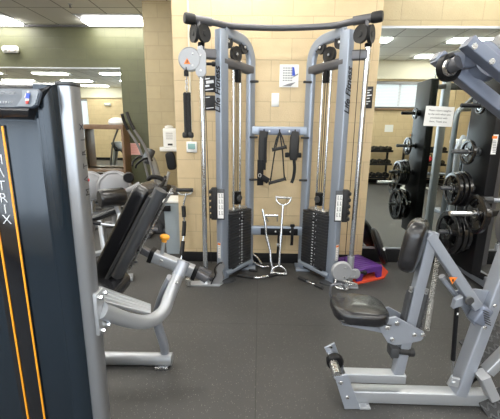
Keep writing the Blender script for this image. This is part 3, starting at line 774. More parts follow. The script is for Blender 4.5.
# triangular plate
def tri(dy):
    o = Wy(404, 330)
    poly = [(380, 325), (386, 319), (396, 317), (424, 332), (425, 337), (421, 341), (407, 344), (395, 345.5), (388, 343), (380, 330)]
    out = [((W(x, y, Y0-.056).x-o.x), (W(x, y, Y0-.056).z-o.z)) for x, y in poly]
    return MB().prism(out, o+V((0, dy, 0)), X, Z, .012, bev=.002)
tp = tri(-.05).build('seat_plate', SILB, rm)
screws('bolt', [W(x, y, Y0-.062) for x, y in ((387.5, 328), (397, 323.5), (392, 339.5), (414.5, 335), (423, 335))], Yv, .012, STEEL, tp, h=.012)
tri(.05).build('seat_plate', SILB, rm)
MB().cyl(W(392, 350, Y0-.02), W(411, 352, Y0-.02), .018).disc(W(411, 352, Y0-.02), X, .024, .03).build('adjust_handle', RUB, rm)
MB().box(W(393, 350, Y0-.01), (.045, .07, .06), r=.008).build('post_stop', DGREY, rm)
# seat bracket and seat
MB().prism([(W(x, y, Y0).x-W(380, 330, Y0).x, W(x, y, Y0).z-W(380, 330, Y0).z) for x, y in ((341, 322), (383, 322), (384, 331), (376, 329))], W(380, 330, Y0), X, Z, .06, bev=.003).build('seat_bracket', SILB, rm)
def pad(name, outline, o, ax, ay, th, mat_, parent, bev=.02, crown=.0):
    """upholstered cushion: outline in (ax, ay), soft edges on both faces"""
    ax = V(ax).normalized(); ay = V(ay).normalized(); nn = ax.cross(ay).normalized(); o = V(o)
    cx = sum(p[0] for p in outline)/len(outline); cy = sum(p[1] for p in outline)/len(outline)
    g = MB(); rings = []
    lev = []
    N = 5
    for i in range(N+1):
        a = PI/2*i/N; lev.append((-th/2+bev-bev*math.cos(a), bev-bev*math.sin(a))) if 0 else None
    for i in range(N+1):
        a = PI/2*(1-i/N); lev.append((-th/2+bev*(1-math.sin(a)), bev*(1-math.cos(a))))
    lev2 = [(-z, q) for z, q in lev[::-1]]
    for z, ins in lev+lev2:
        ring = []
        for x, y in outline:
            dd = math.hypot(x-cx, y-cy) or 1
            ring.append(g.bm.verts.new(o+ax*(x-(x-cx)/dd*ins)+ay*(y-(y-cy)/dd*ins)+nn*z))
        rings.append(ring)
    m = len(outline)
    for A, B in zip(rings, rings[1:]):
        for j in range(m): g._f((A[j], A[(j+1) % m], B[(j+1) % m], B[j]))
    for ring, sgn in ((rings[0], -1), (rings[-1], 1)):
        q1 = []
        for v, (x, y) in zip(ring, outline):
            q1.append(g.bm.verts.new(v.co.lerp(o+ax*cx+ay*cy+nn*(sgn*th/2), .45)+nn*(sgn*crown)))
        for j in range(m): g._f((ring[j], ring[(j+1) % m], q1[(j+1) % m], q1[j]))
        cv = g.bm.verts.new(o+ax*cx+ay*cy+nn*(sgn*(th/2+crown*1.3)))
        for j in range(m): g._f((q1[j], q1[(j+1) % m], cv))
    return g.build(name, mat_, parent)
def rr(w_, h_, r, n=6, wt=None):
    s = sect(w_, h_, r, n)
    if wt is not None: s = [(x*(1+(wt-1)*(y/h_+.5)), y) for x, y in s]
    return s
sc = V(((Wy(331, 310).x+Wy(391, 310).x)/2, Y0+.02, 0)); L = Wy(391, 310, Y0-.1).x-Wy(331, 310, Y0-.1).x
seat_z = Wy(360, 311).z
tilt = math.radians(4)
sax = V((math.cos(tilt), 0, -math.sin(tilt)))
seat = pad('seat', [(y, x) for x, y in rr(.26, L*.98, .09, 7, 1.0)], V((sc.x-.003, Y0+.03, seat_z-.005)), sax, Yv, .075, VINYL, rm, bev=.03, crown=.008)
MB().tube([V((sc.x-L/2*.9, Y0-.085, seat_z-.008)), V((sc.x+L/2*.9, Y0-.085, seat_z-.03))], .003, 6).build('seam', VINYL, seat)
MB().tube(fillet([W(336, 303, 1.8), W(329.5, 295, 1.8), W(331, 284.5, 1.8), W(342, 284, 1.8), W(345, 289, 1.8)], .02), .007, 8).build('seat_lever', GUN, rm)
# chest pad
cb = Wy(411, 271, Y0-.03); ct = Wy(425, 222, Y0-.03)
up_ = (ct-cb).normalized(); c = (cb+ct)/2+V((-.008, 0.03, 0))
px_ = up_.cross(Yv).normalized()
yax = (Yv*.86+px_*.5).normalized() if 0 else V((.55, .835, 0)); yax = (yax-up_*yax.dot(up_)).normalized()
cpad = pad('chest_pad', [(y, x) for x, y in rr(.23, .275, .08, 7)], c, up_, yax, .085, VINYL, rm, bev=.035, crown=.006)
MB().bar(c+V((.05, .02, .0)), onpost(.96), .05, .05, up=Yv, r=.006).build('pad_mount', GUN, rm)
# diagonal beam from the pad to main pivot
dA = Wy(428, 234, Y0+.0); dB = Wy(476, 306, Y0-.02)
MB().bar(dA, dB, .05, .06, up=Yv, r=.006).build('diagonal_beam', SILB, rm)
db = rm.children[-1]
lc = Wy(453.5, 281, Y0-.052)
g = MB().use(ORG).prism([(-.021, .017), (.021, .017), (0, -.020)], lc+V((0, .007, 0)), X, Z, .002).use(INK).prism([(-.005, .006), (.003, .008), (.004, -.006), (-.002, -.006)], lc+V((0, .0055, 0)), X, Z, .001)
g.build('warning_label', None, db)
MB().tube([Wy(443, 279, Y0+.02), Wy(457, 297, Y0+.02)], .013, 12).build('grip_tube', SILB, rm)
MB().cyl(Wy(441.5, 276, Y0+.02), Wy(443.5, 279, Y0+.02), .016).build('tube_cap', LGREY, rm)
# counterbalance coil
a, b = Wy(438, 257, Y0+.06), Wy(427, 330, Y0+.06); dd = (b-a); e1 = dd.normalized().cross(Yv).normalized(); e2 = V((0, 1, 0)); N = 44*10
MB().tube([a+dd*(i/N)+e1*(.012*math.cos(2*PI*i/10))+e2*(.012*math.sin(2*PI*i/10)) for i in range(N+1)], .0014, 5).build('coil_spring', STEEL, rm)
# main upright
uA = V((1.235, Y0, .08)); uB = W(505, 262, Y0+.05)
uA = Wy(457, 392); uA.z = .075
MB().bar(uA, uB+(uB-uA)*.9, .062, .09, up=Yv, r=.008).build('main_upright', SILB, rm)
mu = rm.children[-1]
screws('bolt', [W(495, 306, Y0-.05), W(485, 328, Y0-.05)], Yv, .010, STEEL, mu)
# pivot plate & stop block
MB().prism([(W(x, y, Y0).x-W(478, 320, Y0).x, W(x, y, Y0).z-W(478, 320, Y0).z) for x, y in ((452, 290), (476, 288), (492, 290), (487, 322), (474, 326), (467, 318))], W(478, 320, Y0+.04), X, Z, .012, bev=.002).build('pivot_plate', SILB, rm)
MB().box(W(480, 314, Y0-.03), (.065, .07, .10), Matrix.Rotation(math.radians(25), 3, 'Y'), r=.012, n=3).build('rubber_stop', DGUN, rm)
st = rm.children[-1]; g = MB()
for k in range(6): g.box(W(480, 314, Y0-.03)+V((.018*(k/5-.5)*-1.2+.012, -.036, -.035+.014*k)), (.035, .006, .006), Matrix.Rotation(math.radians(25), 3, 'Y'), r=.001)
g.build('stop_ribs', DGREY, st)
MB().cyl(W(469.5, 301, Y0-.075), W(469.5, 301, Y0+.03), .019).build('pivot_axle', STEEL, rm)
MB().disc(W(469.5, 301, Y0-.08), Yv, .023, .012).build('axle_cap', DGREY, rm)
# gas strut
a, b, c = Wy(457, 306, Y0-.04), Wy(453, 360, Y0-.04), Wy(451.5, 380, Y0-.04)
MB().tube([a, b], .0115, 14).build('strut_body', BLACK, rm)
sb = rm.children[-1]; MB().box(a+(b-a)*.12+V((.0, -.012, 0)), (.008, .001, .012), r=0).build('strut_label', PAPER, sb)
MB().tube([b, c], .005, 10).build('strut_rod', CHROME, rm)
MB().prism([(-.025, -.02), (.03, -.035), (.035, .02), (-.01, .03)], c+V((.0, -.01, -.0)), X, Z, .02, bev=.003).disc(c+V((.0, -.022, 0)), Yv, .012, .01).build('strut_mount', SIL, rm)
MB().prism([(-.02, -.03), (.03, -.01), (.02, .04), (-.015, .02)], a+V((-.005, .0, .02)), X, Z, .03, bev=.003).build('strut_mount', SILB, rm)
# foot platform, black tread
def tread(px0, py0, ang, L_, W_, y, nm='foot_platform'):
    o = W(px0, py0, y); R = Matrix.Rotation(ang, 3, 'Y')
    f = MB().box(o, (L_, W_, .018), R, r=.004).build(nm, RUB, rm)
    g = MB()
    for k in range(int(L_/.024)):
        for q in range(int(W_/.045)):
            g.box(o+R @ V((-L_/2+.015+.024*k, -W_/2+.03+.045*q, .010)), (.010, .032, .006), R @ Matrix.Rotation(.5 if (k+q) % 2 else -.5, 3, 'Z'), r=.002)
    g.build('tread', DGREY, f)
o = V((1.40, 1.76, .16)); 
ax_ = V((.80, .12, .58)).normalized()
def plate_tread(c, ax, ay, L_, W_):
    ax = V(ax).normalized(); ay = V(ay); ay = (ay-ax*ay.dot(ax)).normalized(); nz = ax.cross(ay); R = Matrix((ax, ay, nz)).transposed()
    f = MB().box(c, (L_, W_, .02), R, r=.004).build('foot_platform', RUB, rm); g = MB()
    for k in range(int(L_/.02)):
        for q in range(int(W_/.05)):
            g.box(V(c)+R @ V((-L_/2+.012+.02*k, -W_/2+.03+.05*q, .012)), (.007, .038, .005), R @ Matrix.Rotation(.5 if (k+q) % 2 else -.5, 3, 'Z'), r=.002)
    g.build('tread', DGREY, f)
plate_tread(W(492, 345, 1.95), (.8, 0, .55), (-.15, .8, .6), .30, .20)
plate_tread(W(503, 403, 1.62), (.8, 0, .45), (-.1, .7, .6), .22, .14)
a = W(484, 377, 1.66); b = W(503, 352, 1.66)
MB().bar(W(482, 374, 1.62), W(492, 396, 1.62), .05, .075, up=Yv, r=.006).build('foot_tube', LGREY, rm)
MB().bar(W(487, 371, 1.66), W(512, 346, 1.66), .05, .06, up=Yv, r=.006).build('foot_tube', SIL, rm)
MB().tube([W(467, 387, 1.72), W(503, 354, 1.72)], .008, 8).build('platform_edge', BLACK, rm)
# upper arms
YA = 1.50
a, b = W(466.5, 42, YA-.06), W(520, 87, YA-.06)
MB().bar(a, b, .045, .062, up=Yv, r=.005).build('upper_arm', DGUN, rm)
ua = rm.children[-1]
screws('bolt', [W(474.5, 46.5, YA-.09), W(492, 61.5, YA-.09)], Yv, .012, STEEL, ua, h=.008)
a, b = W(437, 57, YA+.06), W(520, 124, YA+.06)
MB().bar(a, b, .05, .062, up=Yv, r=.005).build('lower_arm', DGUN, rm)
MB().bar(W(434, 56.5, YA+.08), W(445, 65, YA+.08), .03, .055, up=Yv, r=.005).build('arm_tip', SILB, rm)
la = rm.children[-1]
screws('bolt', [W(441, 59.5, YA+.05)], Yv, .013, STEEL, la, h=.012)
MB().disc(W(449, 67.5, YA+.03), V((.35, -1, 0)), .055, .05, bev=.012, n=32).build('bearing_housing', BLACK, rm)
bh = rm.children[-1]
MB().lathe([(.026, 0), (.034, 0), (.034, .012), (.026, .012)], W(449, 67.5, YA-.005), V((.35, -1, 0)), 24).build('bearing_ring', STEEL, bh)
MB().cyl(W(450, 67, YA+.0), W(459, 62, YA-.03), .028, 20).build('pivot_sleeve', GUN, rm)
MB().bar(W(457, 61, YA-.0), W(468, 60, YA+.02), .07, .065, r=.008).build('pivot_block', DGUN, rm)
MB().tube([W(466, 60.5, YA+.02), W(486, 60, YA+.08)], .016, 14).build('pivot_shaft', GUN, rm)
MB().lathe([(0, 0), (.07, 0), (.085, .02), (.075, .05), (0, .055)], W(478, 64, YA+.08), V((.3, -1, .3)), 28).build('cam', DGUN, rm)
# rear frame of the machine rising just beyond the photo's right edge and carrying the arms
MB().sweep(fillet([uB+(uB-uA)*.88, W(545, 100, YA), W(528, 45, YA), W(500, 42, YA+.3)], .12), sect(.06, .06, .02)).build('rear_mast', SILB, rm)
MB().tube(smooth_path([W(494, 60, YA+.35), W(493, 50, YA+.35), W(497, 40, YA+.35), W(510, 35, YA+.35)], 6), .018, 14).build('handle_loop', LGREY, rm)
MB().sweep([W(520, 75, YA+.02), W(540, 110, YA+.02)], sect(.05, .05, .01)).build('arm_link', DGUN, rm)

# ================================================================ PLATE RACK (right background)
pk = thing('power_rack', 'black and grey power rack with weight pegs in front of the mirror', 'power rack', (2.25, 3.3, 0))
MB().bar((2.235, 3.74, .075), (2.235, 2.75, .075), .08, .11, r=.01).build('side_foot', SILB, pk)
MB().span((1.98, 3.04, .20), (2.07, 3.42, 2.10), r=.008).build('weight_shroud', BLACK, pk)
sh = pk.children[-1]
g = MB().use(PAPER).box(W(494.5, 144.5, 3.037), (.040, .004, .165), r=0).use(ORG).box(W(494.8, 137.3, 3.034), (.040, .004, .022), r=0).use(GINK)
for k in range(8): g.box(W(494.4, 141+1.6*k, 3.034), (.030, .003, .006), r=0)
g.build('warning_label', None, sh)
MB().sweep(fillet([(2.17, 3.70, .10), (2.17, 3.70, 1.60), (2.20, 3.66, 1.74), (2.42, 3.50, 1.76)], .10), sect(.055, .055, .025, 5)).build('rear_upright', SILB, pk)
MB().bar((2.36, 3.02, .05), (2.36, 3.02, 2.45), .085, .075, r=.01, up=Yv).build('front_upright', SIL, pk)
MB().bar((2.5, 3.7, .05), (2.5, 3.7, 2.45), .085, .075, r=.01, up=Yv).build('rear_upright', GUN, pk)
MB().bar((2.36, 3.0, 2.42), (2.5, 3.75, 2.42), .07, .08, r=.01).build('top_rail', GUN, pk)
MB().bar((2.36, 3.02, 2.42), (3.9, 3.02, 2.42), .07, .09, r=.01).build('top_beam', SIL, pk)
MB().bar((2.36, 3.02, 2.06), (3.9, 3.02, 2.06), .06, .08, r=.01).build('cross_beam', GUN, pk)
MB().bar((2.36, 3.02, 1.55), (2.85, 3.02, 2.06), .05, .06, r=.01, up=Yv).build('brace', GUN, pk)
MB().bar((3.9, 3.02, .05), (3.9, 3.02, 2.45), .085, .075, r=.01, up=Yv).build('front_upright', SIL, pk)
MB().bar((3.95, 3.74, .075), (3.95, 2.75, .075), .08, .11, r=.01).build('side_foot', SILB, pk)
MB().tube([(2.19, 3.05, .12), (2.19, 3.05, 2.3)], .013, 12).build('guide_rod', CHROME, pk)
for z_ in (.72, .47): MB().tube([(2.19, 3.05, z_-.03), (2.19, 3.05, z_+.03)], .024, 14).build('rod_collar', LGREY, pk)
pegs = [(1.72, 3.2, 1.76, .020, BLACK), (1.32, 3.2, 1.74, .020, DGREY), (.985, 3.2, 1.68, .020, DGREY), (.81, 2.92, 1.64, .022, STEEL), (.565, 3.2, 1.72, .020, DGREY)]
MB().bar((2.02, 3.2, .21), (2.235, 3.2, .10), .06, .06).build('shroud_foot', BLACK, pk)
MB().bar((2.02, 3.2, 2.02), (2.36, 3.02, 2.06), .05, .06).build('shroud_brace', GUN, pk)
for z_, y_, x0, r_, m_ in pegs:
    MB().lathe([(0, 0), (r_-.004, 0), (r_, .006), (r_, 1.985-x0), (0, 1.985-x0)], (x0, y_, z_), X, 16).build('weight_peg', m_, pk)
    p_ = pk.children[-1]; MB().disc((1.97, y_, z_), X, .036, .02).build('peg_collar', DGREY, p_)
MB().bar((1.97, 2.92, .81), (2.2, 3.05, .81), .05, .05).build('peg_bracket', BLACK, pk)
def plate(R, th, mtl=IRON):
    t = thing('weight_plate', 'x', 'weight plate', (0, 0, 0), 'weight plates on the rack pegs')
    g = MB()
    ri = R*.80
    g.lathe([(ri, -th*.5), (R-.004, -th*.5), (R, -th*.4), (R, th*.4), (R-.004, th*.5), (ri, th*.5), (ri-.004, th*.3), (ri-.004, -th*.3), (ri, -th*.5)], (0, 0, 0), X, 36)
    g.build('rim', mtl, t)
    h = MB(); hr = R*.34
    h.lathe([(.026, -th*.5), (hr, -th*.5), (hr+.004, -th*.3), (hr+.004, th*.3), (hr, th*.5), (.026, th*.5), (.026, -th*.5)], (0, 0, 0), X, 24); h.build('hub', mtl, t)
    MB().lathe([(.026, -th*.53), (.034, -th*.53), (.034, th*.53), (.026, th*.53), (.026, -th*.53)], (0, 0, 0), X, 20).build('steel_insert', STEEL, t)
    w_ = MB()
    for k in range(3):
        a = 2*PI*k/3+PI/2; dd = V((0, math.cos(a), math.sin(a))); sd = V((0, -math.sin(a), math.cos(a)))
        o = []
        pr = [(hr*.9, -R*.24), (ri+.005, -R*.30), (ri+.005, R*.30), (hr*.9, R*.24)]
        w_.prism([(x, y) for x, y in pr], (0, 0, 0), dd, sd, th*.45)
    w_.build('web', mtl, t)
    return t
used = {}
def put_plate(R, th, x, peg, label):
    z_, y_, *_ = pegs[peg]; r_ = pegs[peg][3]
    key = (R, th)
    o = copy_tree(used[key]) if key in used else used.setdefault(key, plate(R, th))
    # inner hole rests on the peg
    o.location = (x, y_, z_-(.026-r_)); o['label'] = label; o.rotation_euler = (random.uniform(0, 2), 0, 0)
put_plate(.068, .020, 1.93, 0, 'small black weight plate alone on the topmost rack peg')
put_plate(.112, .024, 1.88, 1, 'black spoked plate alone on the second rack peg from the top')
put_plate(.150, .028, 1.79, 2, 'outer medium black plate on the third rack peg')
put_plate(.158, .028, 1.832, 2, 'middle black plate of three on the third rack peg')
put_plate(.165, .028, 1.872, 2, 'inner black plate of three on the third rack peg')
put_plate(.17, .028, 1.86, 3, 'outer black spoked plate on the bright steel peg nearest the camera')
put_plate(.13, .028, 1.90, 3, 'smaller inner black plate on the bright steel peg')
put_plate(.205, .033, 1.81, 4, 'large black spoked plate, outermost on the lowest rack peg')
put_plate(.205, .034, 1.862, 4, 'large black plate, second on the lowest rack peg')
put_plate(.19, .035, 1.912, 4, 'large black plate closest to the black shroud on the lowest peg')
# rack barbell with blue-silver shaft
t = thing('barbell', 'bluish steel barbell with black collar across the power rack at right', 'barbell', (2.9, 2.95, .85))
MB().tube([W(481, 200, 2.9), W(481, 200, 2.9)+V((1.4, 0, 0))], .018, 14).build('shaft', SILB, t)
MB().tube([W(480.5, 200, 2.9)+V((-.004, 0, 0)), W(492, 200, 2.9)], .028, 16).build('collar', DGREY, t)
MB().lathe([(0, -.015), (.09, -.015), (.10, -.008), (.10, .008), (.09, .015), (0, .015)], W(506, 226, 1.72), V((1, -.25, 0)), 36).build('weight_horn_disc', GUN, rm)

# ================================================================ LEG EXTENSION (left foreground)
lx = thing('leg_extension_machine', 'tall glossy blue black selectorized leg machine at left with amber stripes', 'exercise machine', (-1.0, 1.3, 0))
YT = 1.22
ztop = W(40, 112, YT).z
xe = W(66, 150, YT).x
xs0 = -1.62
# shroud : front face with vertical panels
sh = MB().span((xs0, YT, .05), (W(45, 160, YT).x, YT+.22, ztop+.04), r=.01).build('shroud', SHROUD, lx)
xa = W(43.5, 160, YT).x
prof = []
for i in range(9):
    a = PI/2*i/8; prof.append((.10*math.sin(a), -.10*(1-math.cos(a)) if 0 else .10-.10*math.cos(a)))
# rounded corner panel between seam and column
xc0 = xa+.004; xc1 = xe
zt_hi = W(60, 86, YT+.05).z
outl = [(xc0, YT-.004)]+[(xc1-.09+.09*math.sin(PI/2*i/8), YT-.004+.12-.12*math.cos(PI/2*i/8)) for i in range(9)]+[(xc1-.01, YT+.10), (-.89, YT+.24), (xc0-.06, YT+.24)]
MB().prism([(x, y-YT) for x, y in outl], (0, YT, zt_hi/2+.02), X, Yv, zt_hi-.04, bev=.0).build('corner_panel', SHROUD, lx)
MB().span((xa-.003, YT-.003, .05), (xa+.003, YT+.01, ztop), r=0).build('panel_seam', SHROUD2, lx)
# stripe panel: arched top
x2 = W(3.5, 125, YT-.006).x; x1 = W(22, 419, YT-.006).x
zc_ = W(5, 125, YT).z
x1 = x2-.072
pn = MB().span((x1-.03, YT-.008, .05), (x2+.003, YT+.002, zc_), r=.002).build('stripe_panel', SHROUD2, lx)
for xx in (x2, x1): MB().span((xx-.006, YT-.0115, .05), (xx+.001, YT-.006, zc_-.004), r=.0005).build('amber_stripe', YEL, pn)
zs = [(160, 'M'), (173, 'A'), (186, 'T'), (198.5, 'R'), (209.5, 'I'), (220, 'X')]
for k, (py, ch) in enumerate(zs):
    q = W({0: 2.5, 1: 3.2, 2: 4.8, 3: 7, 4: 8.3, 5: 10}[k], py, YT-.009)
    q.x = (x1+x2)/2-.001
    if ch == 'A':
        text('Λ', .052, q, X, Z, LINK, pn, 'lettering', offset=-.0008)
    else: text(ch, .052, q, X, Z, LINK, pn, 'lettering', offset=-.0008)
# console : curved header
def header():
    x0, x1_ = xs0, W(50, 84, YT).x
    top = lambda x: W(0, 83, YT-.03).z+.0
    za = W(20, 109, YT-.03).z; zt = W(20, 80.5, YT).z
    sec = [(0, za-.03), (-.035, za-.02), (-.05, za), (-.045, za+.02), (-.02, zt-.035), (.02, zt-.005), (.08, zt+.01), (.16, zt+.01), (.18, zt-.02), (.18, za-.03)]
    g = MB(); rings = []
    N = 14
    for i in range(N+1):
        t = i/N
        x = x0+(x1_-x0)*t
        k = 0
        # the header's right end sweeps back and down
        u = t
        rings.append([g.bm.verts.new(V((x-u*.055*(zt-z)/(zt-za), YT+y*(1-.35*u*(y > .1)), z-.006*u*u))) for y, z in sec])
    for A, B in zip(rings, rings[1:]):
        for j in range(len(sec)): g._f((A[j], A[(j+1) % len(sec)], B[(j+1) % len(sec)], B[j]))
    g._f(rings[0]); g._f(rings[-1])
    return g.build('console_header', TOPTRIM, lx), za, zt
hd, za, zt = header()
# console face plate
o = V((0, YT-.042, (za+zt)/2-.004)); fn = V((0, -.92, .38)).normalized(); ay = V((0, .34, .94)).normalized()
ya = W(0, 98, YT-.04); xr = W(40, 98, YT-.04).x; hgt = (zt-za)*.34
out = [(xs0+.02, -hgt), (xr-.022, -hgt), (xr-.008, -hgt+.01), (xr, hgt-.01), (xr-.01, hgt), (xs0+.02, hgt)]
fcz = W(20, 98.5, YT-.04).z
MB().prism(out, (0, YT-.036, fcz), X, ay, .01).build('console_face', CONSOLE, hd)
cf = hd.children[-1]
MB().prism([(W(18, 98, YT-.04).x, -hgt+.004), (xr-.024, -hgt+.004), (xr-.012, -hgt+.012), (xr-.004, hgt-.012), (xr-.012, hgt-.004), (W(22, 98, YT-.04).x, hgt-.004), (W(23, 98, YT-.04).x, .004)], (0, YT-.0425, fcz), X, ay, .004).build('console_inset', CONSOLE2, cf)
text('Leg Extension', .0205, W(15.5, 92.5, YT-.048)+V((0, -.0, 0)), X, ay, LGREY, cf, 'lettering', align='RIGHT', offset=-.0006)
text('M A T R I X', .0115, W(12.5, 102.5, YT-.053), X, ay, LINK, cf, 'lettering', align='RIGHT', offset=-.0003)
fp = W(27.5, 97.5, YT-.050)
g = MB().use(SKIN).disc(fp+ay*.020, -fn, 0.0038, .002, n=10).use(BLUE).prism([(-0.0072, -0.0043), (0.0058, -0.0043), (0.0072, 0.0130), (-0.0058, 0.0144)], fp, X, ay, .002)
g.use(SKIN).prism([(-0.0058, -0.0115), (0.0058, -0.0115), (0.0058, -0.0043), (-0.0065, -0.0043)], fp, X, ay, .002).use(RED).prism([(-0.0036, -0.0216), (0.0043, -0.0216), (0.0058, -0.0115), (-0.0050, -0.0115)], fp, X, ay, .002)
g.use(SKIN).prism([(-0.0101, 0.0000), (-0.0072, 0.0000), (-0.0058, 0.0130), (-0.0079, 0.0130)], fp, X, ay, .002).build('figure_graphic', None, cf)
# silver column
xcol = W(77, 150, YT+.05).x
zct = W(74, 88, YT+.1).z
col_l, col_r = W(66.5, 150, YT+.08).x, W(81, 150, YT+.05).x
outl = [(col_l, .10), (col_l, .06)]+[(col_l+.03-.03*math.cos(PI/2*i/6), .06-.03*math.sin(PI/2*i/6)+0) for i in range(1, 7)]+[(col_r-.025+.025*math.sin(PI/2*i/6), .03+.025-.025*math.cos(PI/2*i/6)) for i in range(7)]+[(col_r, .085), (col_r-.01, .10)]
MB().prism(outl, (0, YT, zct/2+.01), X, Yv, zct-.02).build('side_column', COLM, lx)
co = lx.children[-1]
MB().prism([(x*1.0+(x-(col_l+col_r)/2)*.06, y+(y-.07)*.05) for x, y in outl], (0, YT, zct+.008), X, Yv, .016, bev=.004).build('column_cap', DGREY, lx)
# lettering down the column's side
for k, ch in enumerate('MATRIX'):
    q = V((col_r+.0015, YT+.068, W(88, 127+13*(5-k), YT+.068).z)); text('Λ' if ch == 'A' else ch, .038, q, V((0, 0, 1)), V((0, -1, 0)), INK, co, 'lettering', offset=-.0005)
MB().disc((col_r+.001, YT+.085, W(90, 180, YT+.085).z), X, .006, .002, n=12).build('red_dot', RED, co)
# lower portion : column continues to a floor foot
MB().span((col_l-.02, YT-.05, 0), (col_r, YT+.10, .055), r=.01).build('column_foot', SIL, lx)
MB().span((xs0, YT-.02, 0), (col_l-.05, YT+.2, .05), r=.008).build('tower_base', BLACK, lx)
# mount bracket with bolts
bz = [W(97, 291, YT+.07).z, W(97, 331, YT+.07).z]
MB().span((col_r-.004, YT+.035, bz[1]), (col_r+.012, YT+.105, bz[0]), r=.003).build('mount_bracket', SIL, lx)
mbk = lx.children[-1]
for z_ in (bz[0]-.018, bz[1]+.018):
    for y_ in (YT+.048, YT+.092): MB().lathe([(0, .02), (.008, .02), (.011, .012), (.011, 0), (0, 0)], (col_r+.012, y_, z_), X, 6).build('bolt', CHROME, mbk)
# swooping tube
A = V((col_r+.01, YT+.07, (bz[0]+bz[1])/2+.004))
P = [A, W(128, 320, 1.42), W(148, 321.5, 1.52), W(163, 312, 1.62), W(170, 295, 1.70), W(182, 266, 1.80)]
MB().sweep(smooth_path(P, 7), sect(.06, .068, .028, 5)).build('support_arm', SIL, lx)
MB().tube([P[-1]-(P[-1]-P[-2])*.35, P[-1]+(P[-1]-P[-2])*.12], .036, 20).build('arm_socket', SILB, lx)
MB().disc(P[-1]+(P[-1]-P[-2])*.13, (P[-1]-P[-2]), .037, .006).build('socket_cap', GREYP, lx)
MB().disc(W(177, 283, 1.70), V((-.2, -1, 0)), .010, .012, n=12).build('bolt', STEEL, lx)
# floor beam and leg
g = MB().bar(F(101, 358, .04), F(172, 359, .04), .075, .075, r=.03).build('floor_beam', SIL, lx)
MB().box(F(163, 364, .008), (.08, .10, .014), r=.003).build('foot_pad', STEEL, lx)
P2 = [F(165, 355, .05), W(164, 345, 1.93), W(158, 325, 1.90), W(158, 310, 1.86), W(164, 292, 1.80), W(171, 278, 1.78)]
MB().sweep(smooth_path(P2, 6), sect(.05, .055, .02, 5), up=Yv).build('support_leg', SILB, lx)
MB().disc(W(155, 322, 1.85), V((-.2, -1, 0)), .010, .012, n=12).build('bolt', STEEL, lx)
# grooved rail
a, b = V((col_r, YT+.42, W(95, 292, 1.55).z)), W(150, 309, 1.62)
g = MB(); 
for k in range(4):
    off = V((0, .035*k, 0)); g.bar(W(98, 300-4.0*k, 1.52+.02*k), W(150, 313-2.2*k, 1.60+.02*k), .026, .02, r=.005)
g.build('grooved_rail', SIL, lx)
# seat pad
seat2 = pad('seat', rr(.36, .40, .08, 6), W(88, 290, 1.78)+V((.015, .0, 0)), X, V((0, 1, 0)), .085, VINYL, lx, bev=.035)
# backrest : seen almost edge-on
yb = 1.92
b0, b1 = W(104, 276, yb), W(148, 188, yb)
ub = (b1-b0).normalized(); nb = V((-ub.z, 0, ub.x)).normalized(); yb_ax = V((.10, 1, 0)).normalized()
bp = pad('backrest', [(y, x) for x, y in rr(.24, (b1-b0).length*1.02, .05, 6)], (b0+b1)/2+nb*.012+V((0, .06, 0)), ub, yb_ax, .085, VINYL, lx, bev=.025)
MB().bar(b0+nb*-.035+V((.0, -.03, -.0)), b1+nb*-.035+V((.0, -.03, -.02)), .10, .022, up=-nb, r=.008).build('back_board', DGREY, lx)
s0, s1 = W(117, 276, yb-.05), W(161, 190, yb-.05)
MB().tube([s0, s1], .036, 20).build('back_tube', GREYP if 0 else mat('graphite_tube', (.10, .105, .115), .35, .5), lx)
MB().tube([s0+V((.055, .05, .02)), s1+V((.05, .05, 0))], .008, 10).build('back_rod', STEEL, lx)
for t_ in (.15, .5, .95):
    q = s0.lerp(s1, t_)+V((.045, .02, 0)); MB().cyl(q, q+V((.03, 0, .006)), .008, 10).build('bolt', STEEL, lx)
# adjustable lever arm with orange knob
ya_ = 1.98
e0, e1, e2, e3 = W(132, 244, ya_), W(152, 255, ya_), W(195, 272, ya_), W(207, 279, ya_)
MB().bar(e0, e1+(e1-e0)*.2, .045, .042, up=Z, r=.005).build('inner_arm', GUN, lx)
MB().bar(e1, e2, .065, .068, up=Z, r=.008).build('telescoping_arm', SIL, lx)
MB().bar(e2, e3, .045, .045, up=Z, r=.006).build('inner_arm', GUN, lx)
dd = (e2-e1).normalized()
for q in (e1, e2): MB().bar(q-dd*.012, q+dd*.014, .078, .085, up=Z, r=.01).build('arm_collar', BLACK, lx)
k0 = W(162, 254, ya_-.0)+V((0, 0, .0)); k1 = W(164, 240.5, ya_)
MB().cyl(k0, k1, .012).build('pop_pin', SIL, lx)
MB().lathe([(0, 0), (.016, 0), (.016, .016), (.028, .022), (.030, .034), (.024, .042), (0, .044)], k1-V((0, 0, .008)), (k1-k0), 20).build('pin_knob', YKN, lx)
MB().disc(W(161, 261, ya_-.035), Yv, .013, .01, n=14).build('bolt', STEEL, lx)

# ================================================================ LEG CURL MACHINE (left middle ground)
lc_ = thing('leg_curl_machine', 'grey gym machine with black roller pad and two round grey covers', 'exercise machine', (-1.6, 3.8, 0))
yk = 3.75
def disc_cover(px, py, r, y):
    c = W(px, py, y)
    d_ = MB().lathe([(0, .0), (r*.9, .0), (r, .02), (r, .05), (r*.93, .06), (r*.5, .075), (0, .08)], c, V((.25, -1, .1)), 40).build('cam_cover', GREYP, lc_)
    MB().lathe([(r*.86, .066), (r*.9, .062), (r*.9, .07), (r*.86, .074)], c, V((.25, -1, .1)), 40).build('cover_ring', LGREY, d_)
disc_cover(91, 186, .19, yk+.5); disc_cover(115, 187, .20, yk+.3)
a, b = W(96, 198, yk), W(116, 198, yk)
MB().lathe([(0, 0), (.085, .002), (.10, .02), (.10, .25), (.085, .27), (0, .272)], W(99, 199, yk-.25), V((.75, .65, .0)), 30).build('roller_pad', VINYL, lc_)
MB().bar(W(88, 219, yk), W(133, 203, yk+.2), .24, .07, r=.03).build('bench_pad', VINYL, lc_)
MB().bar(W(88, 221, yk), W(133, 208, yk+.2), .10, .04, r=.01).build('bench_frame', GREYP, lc_)
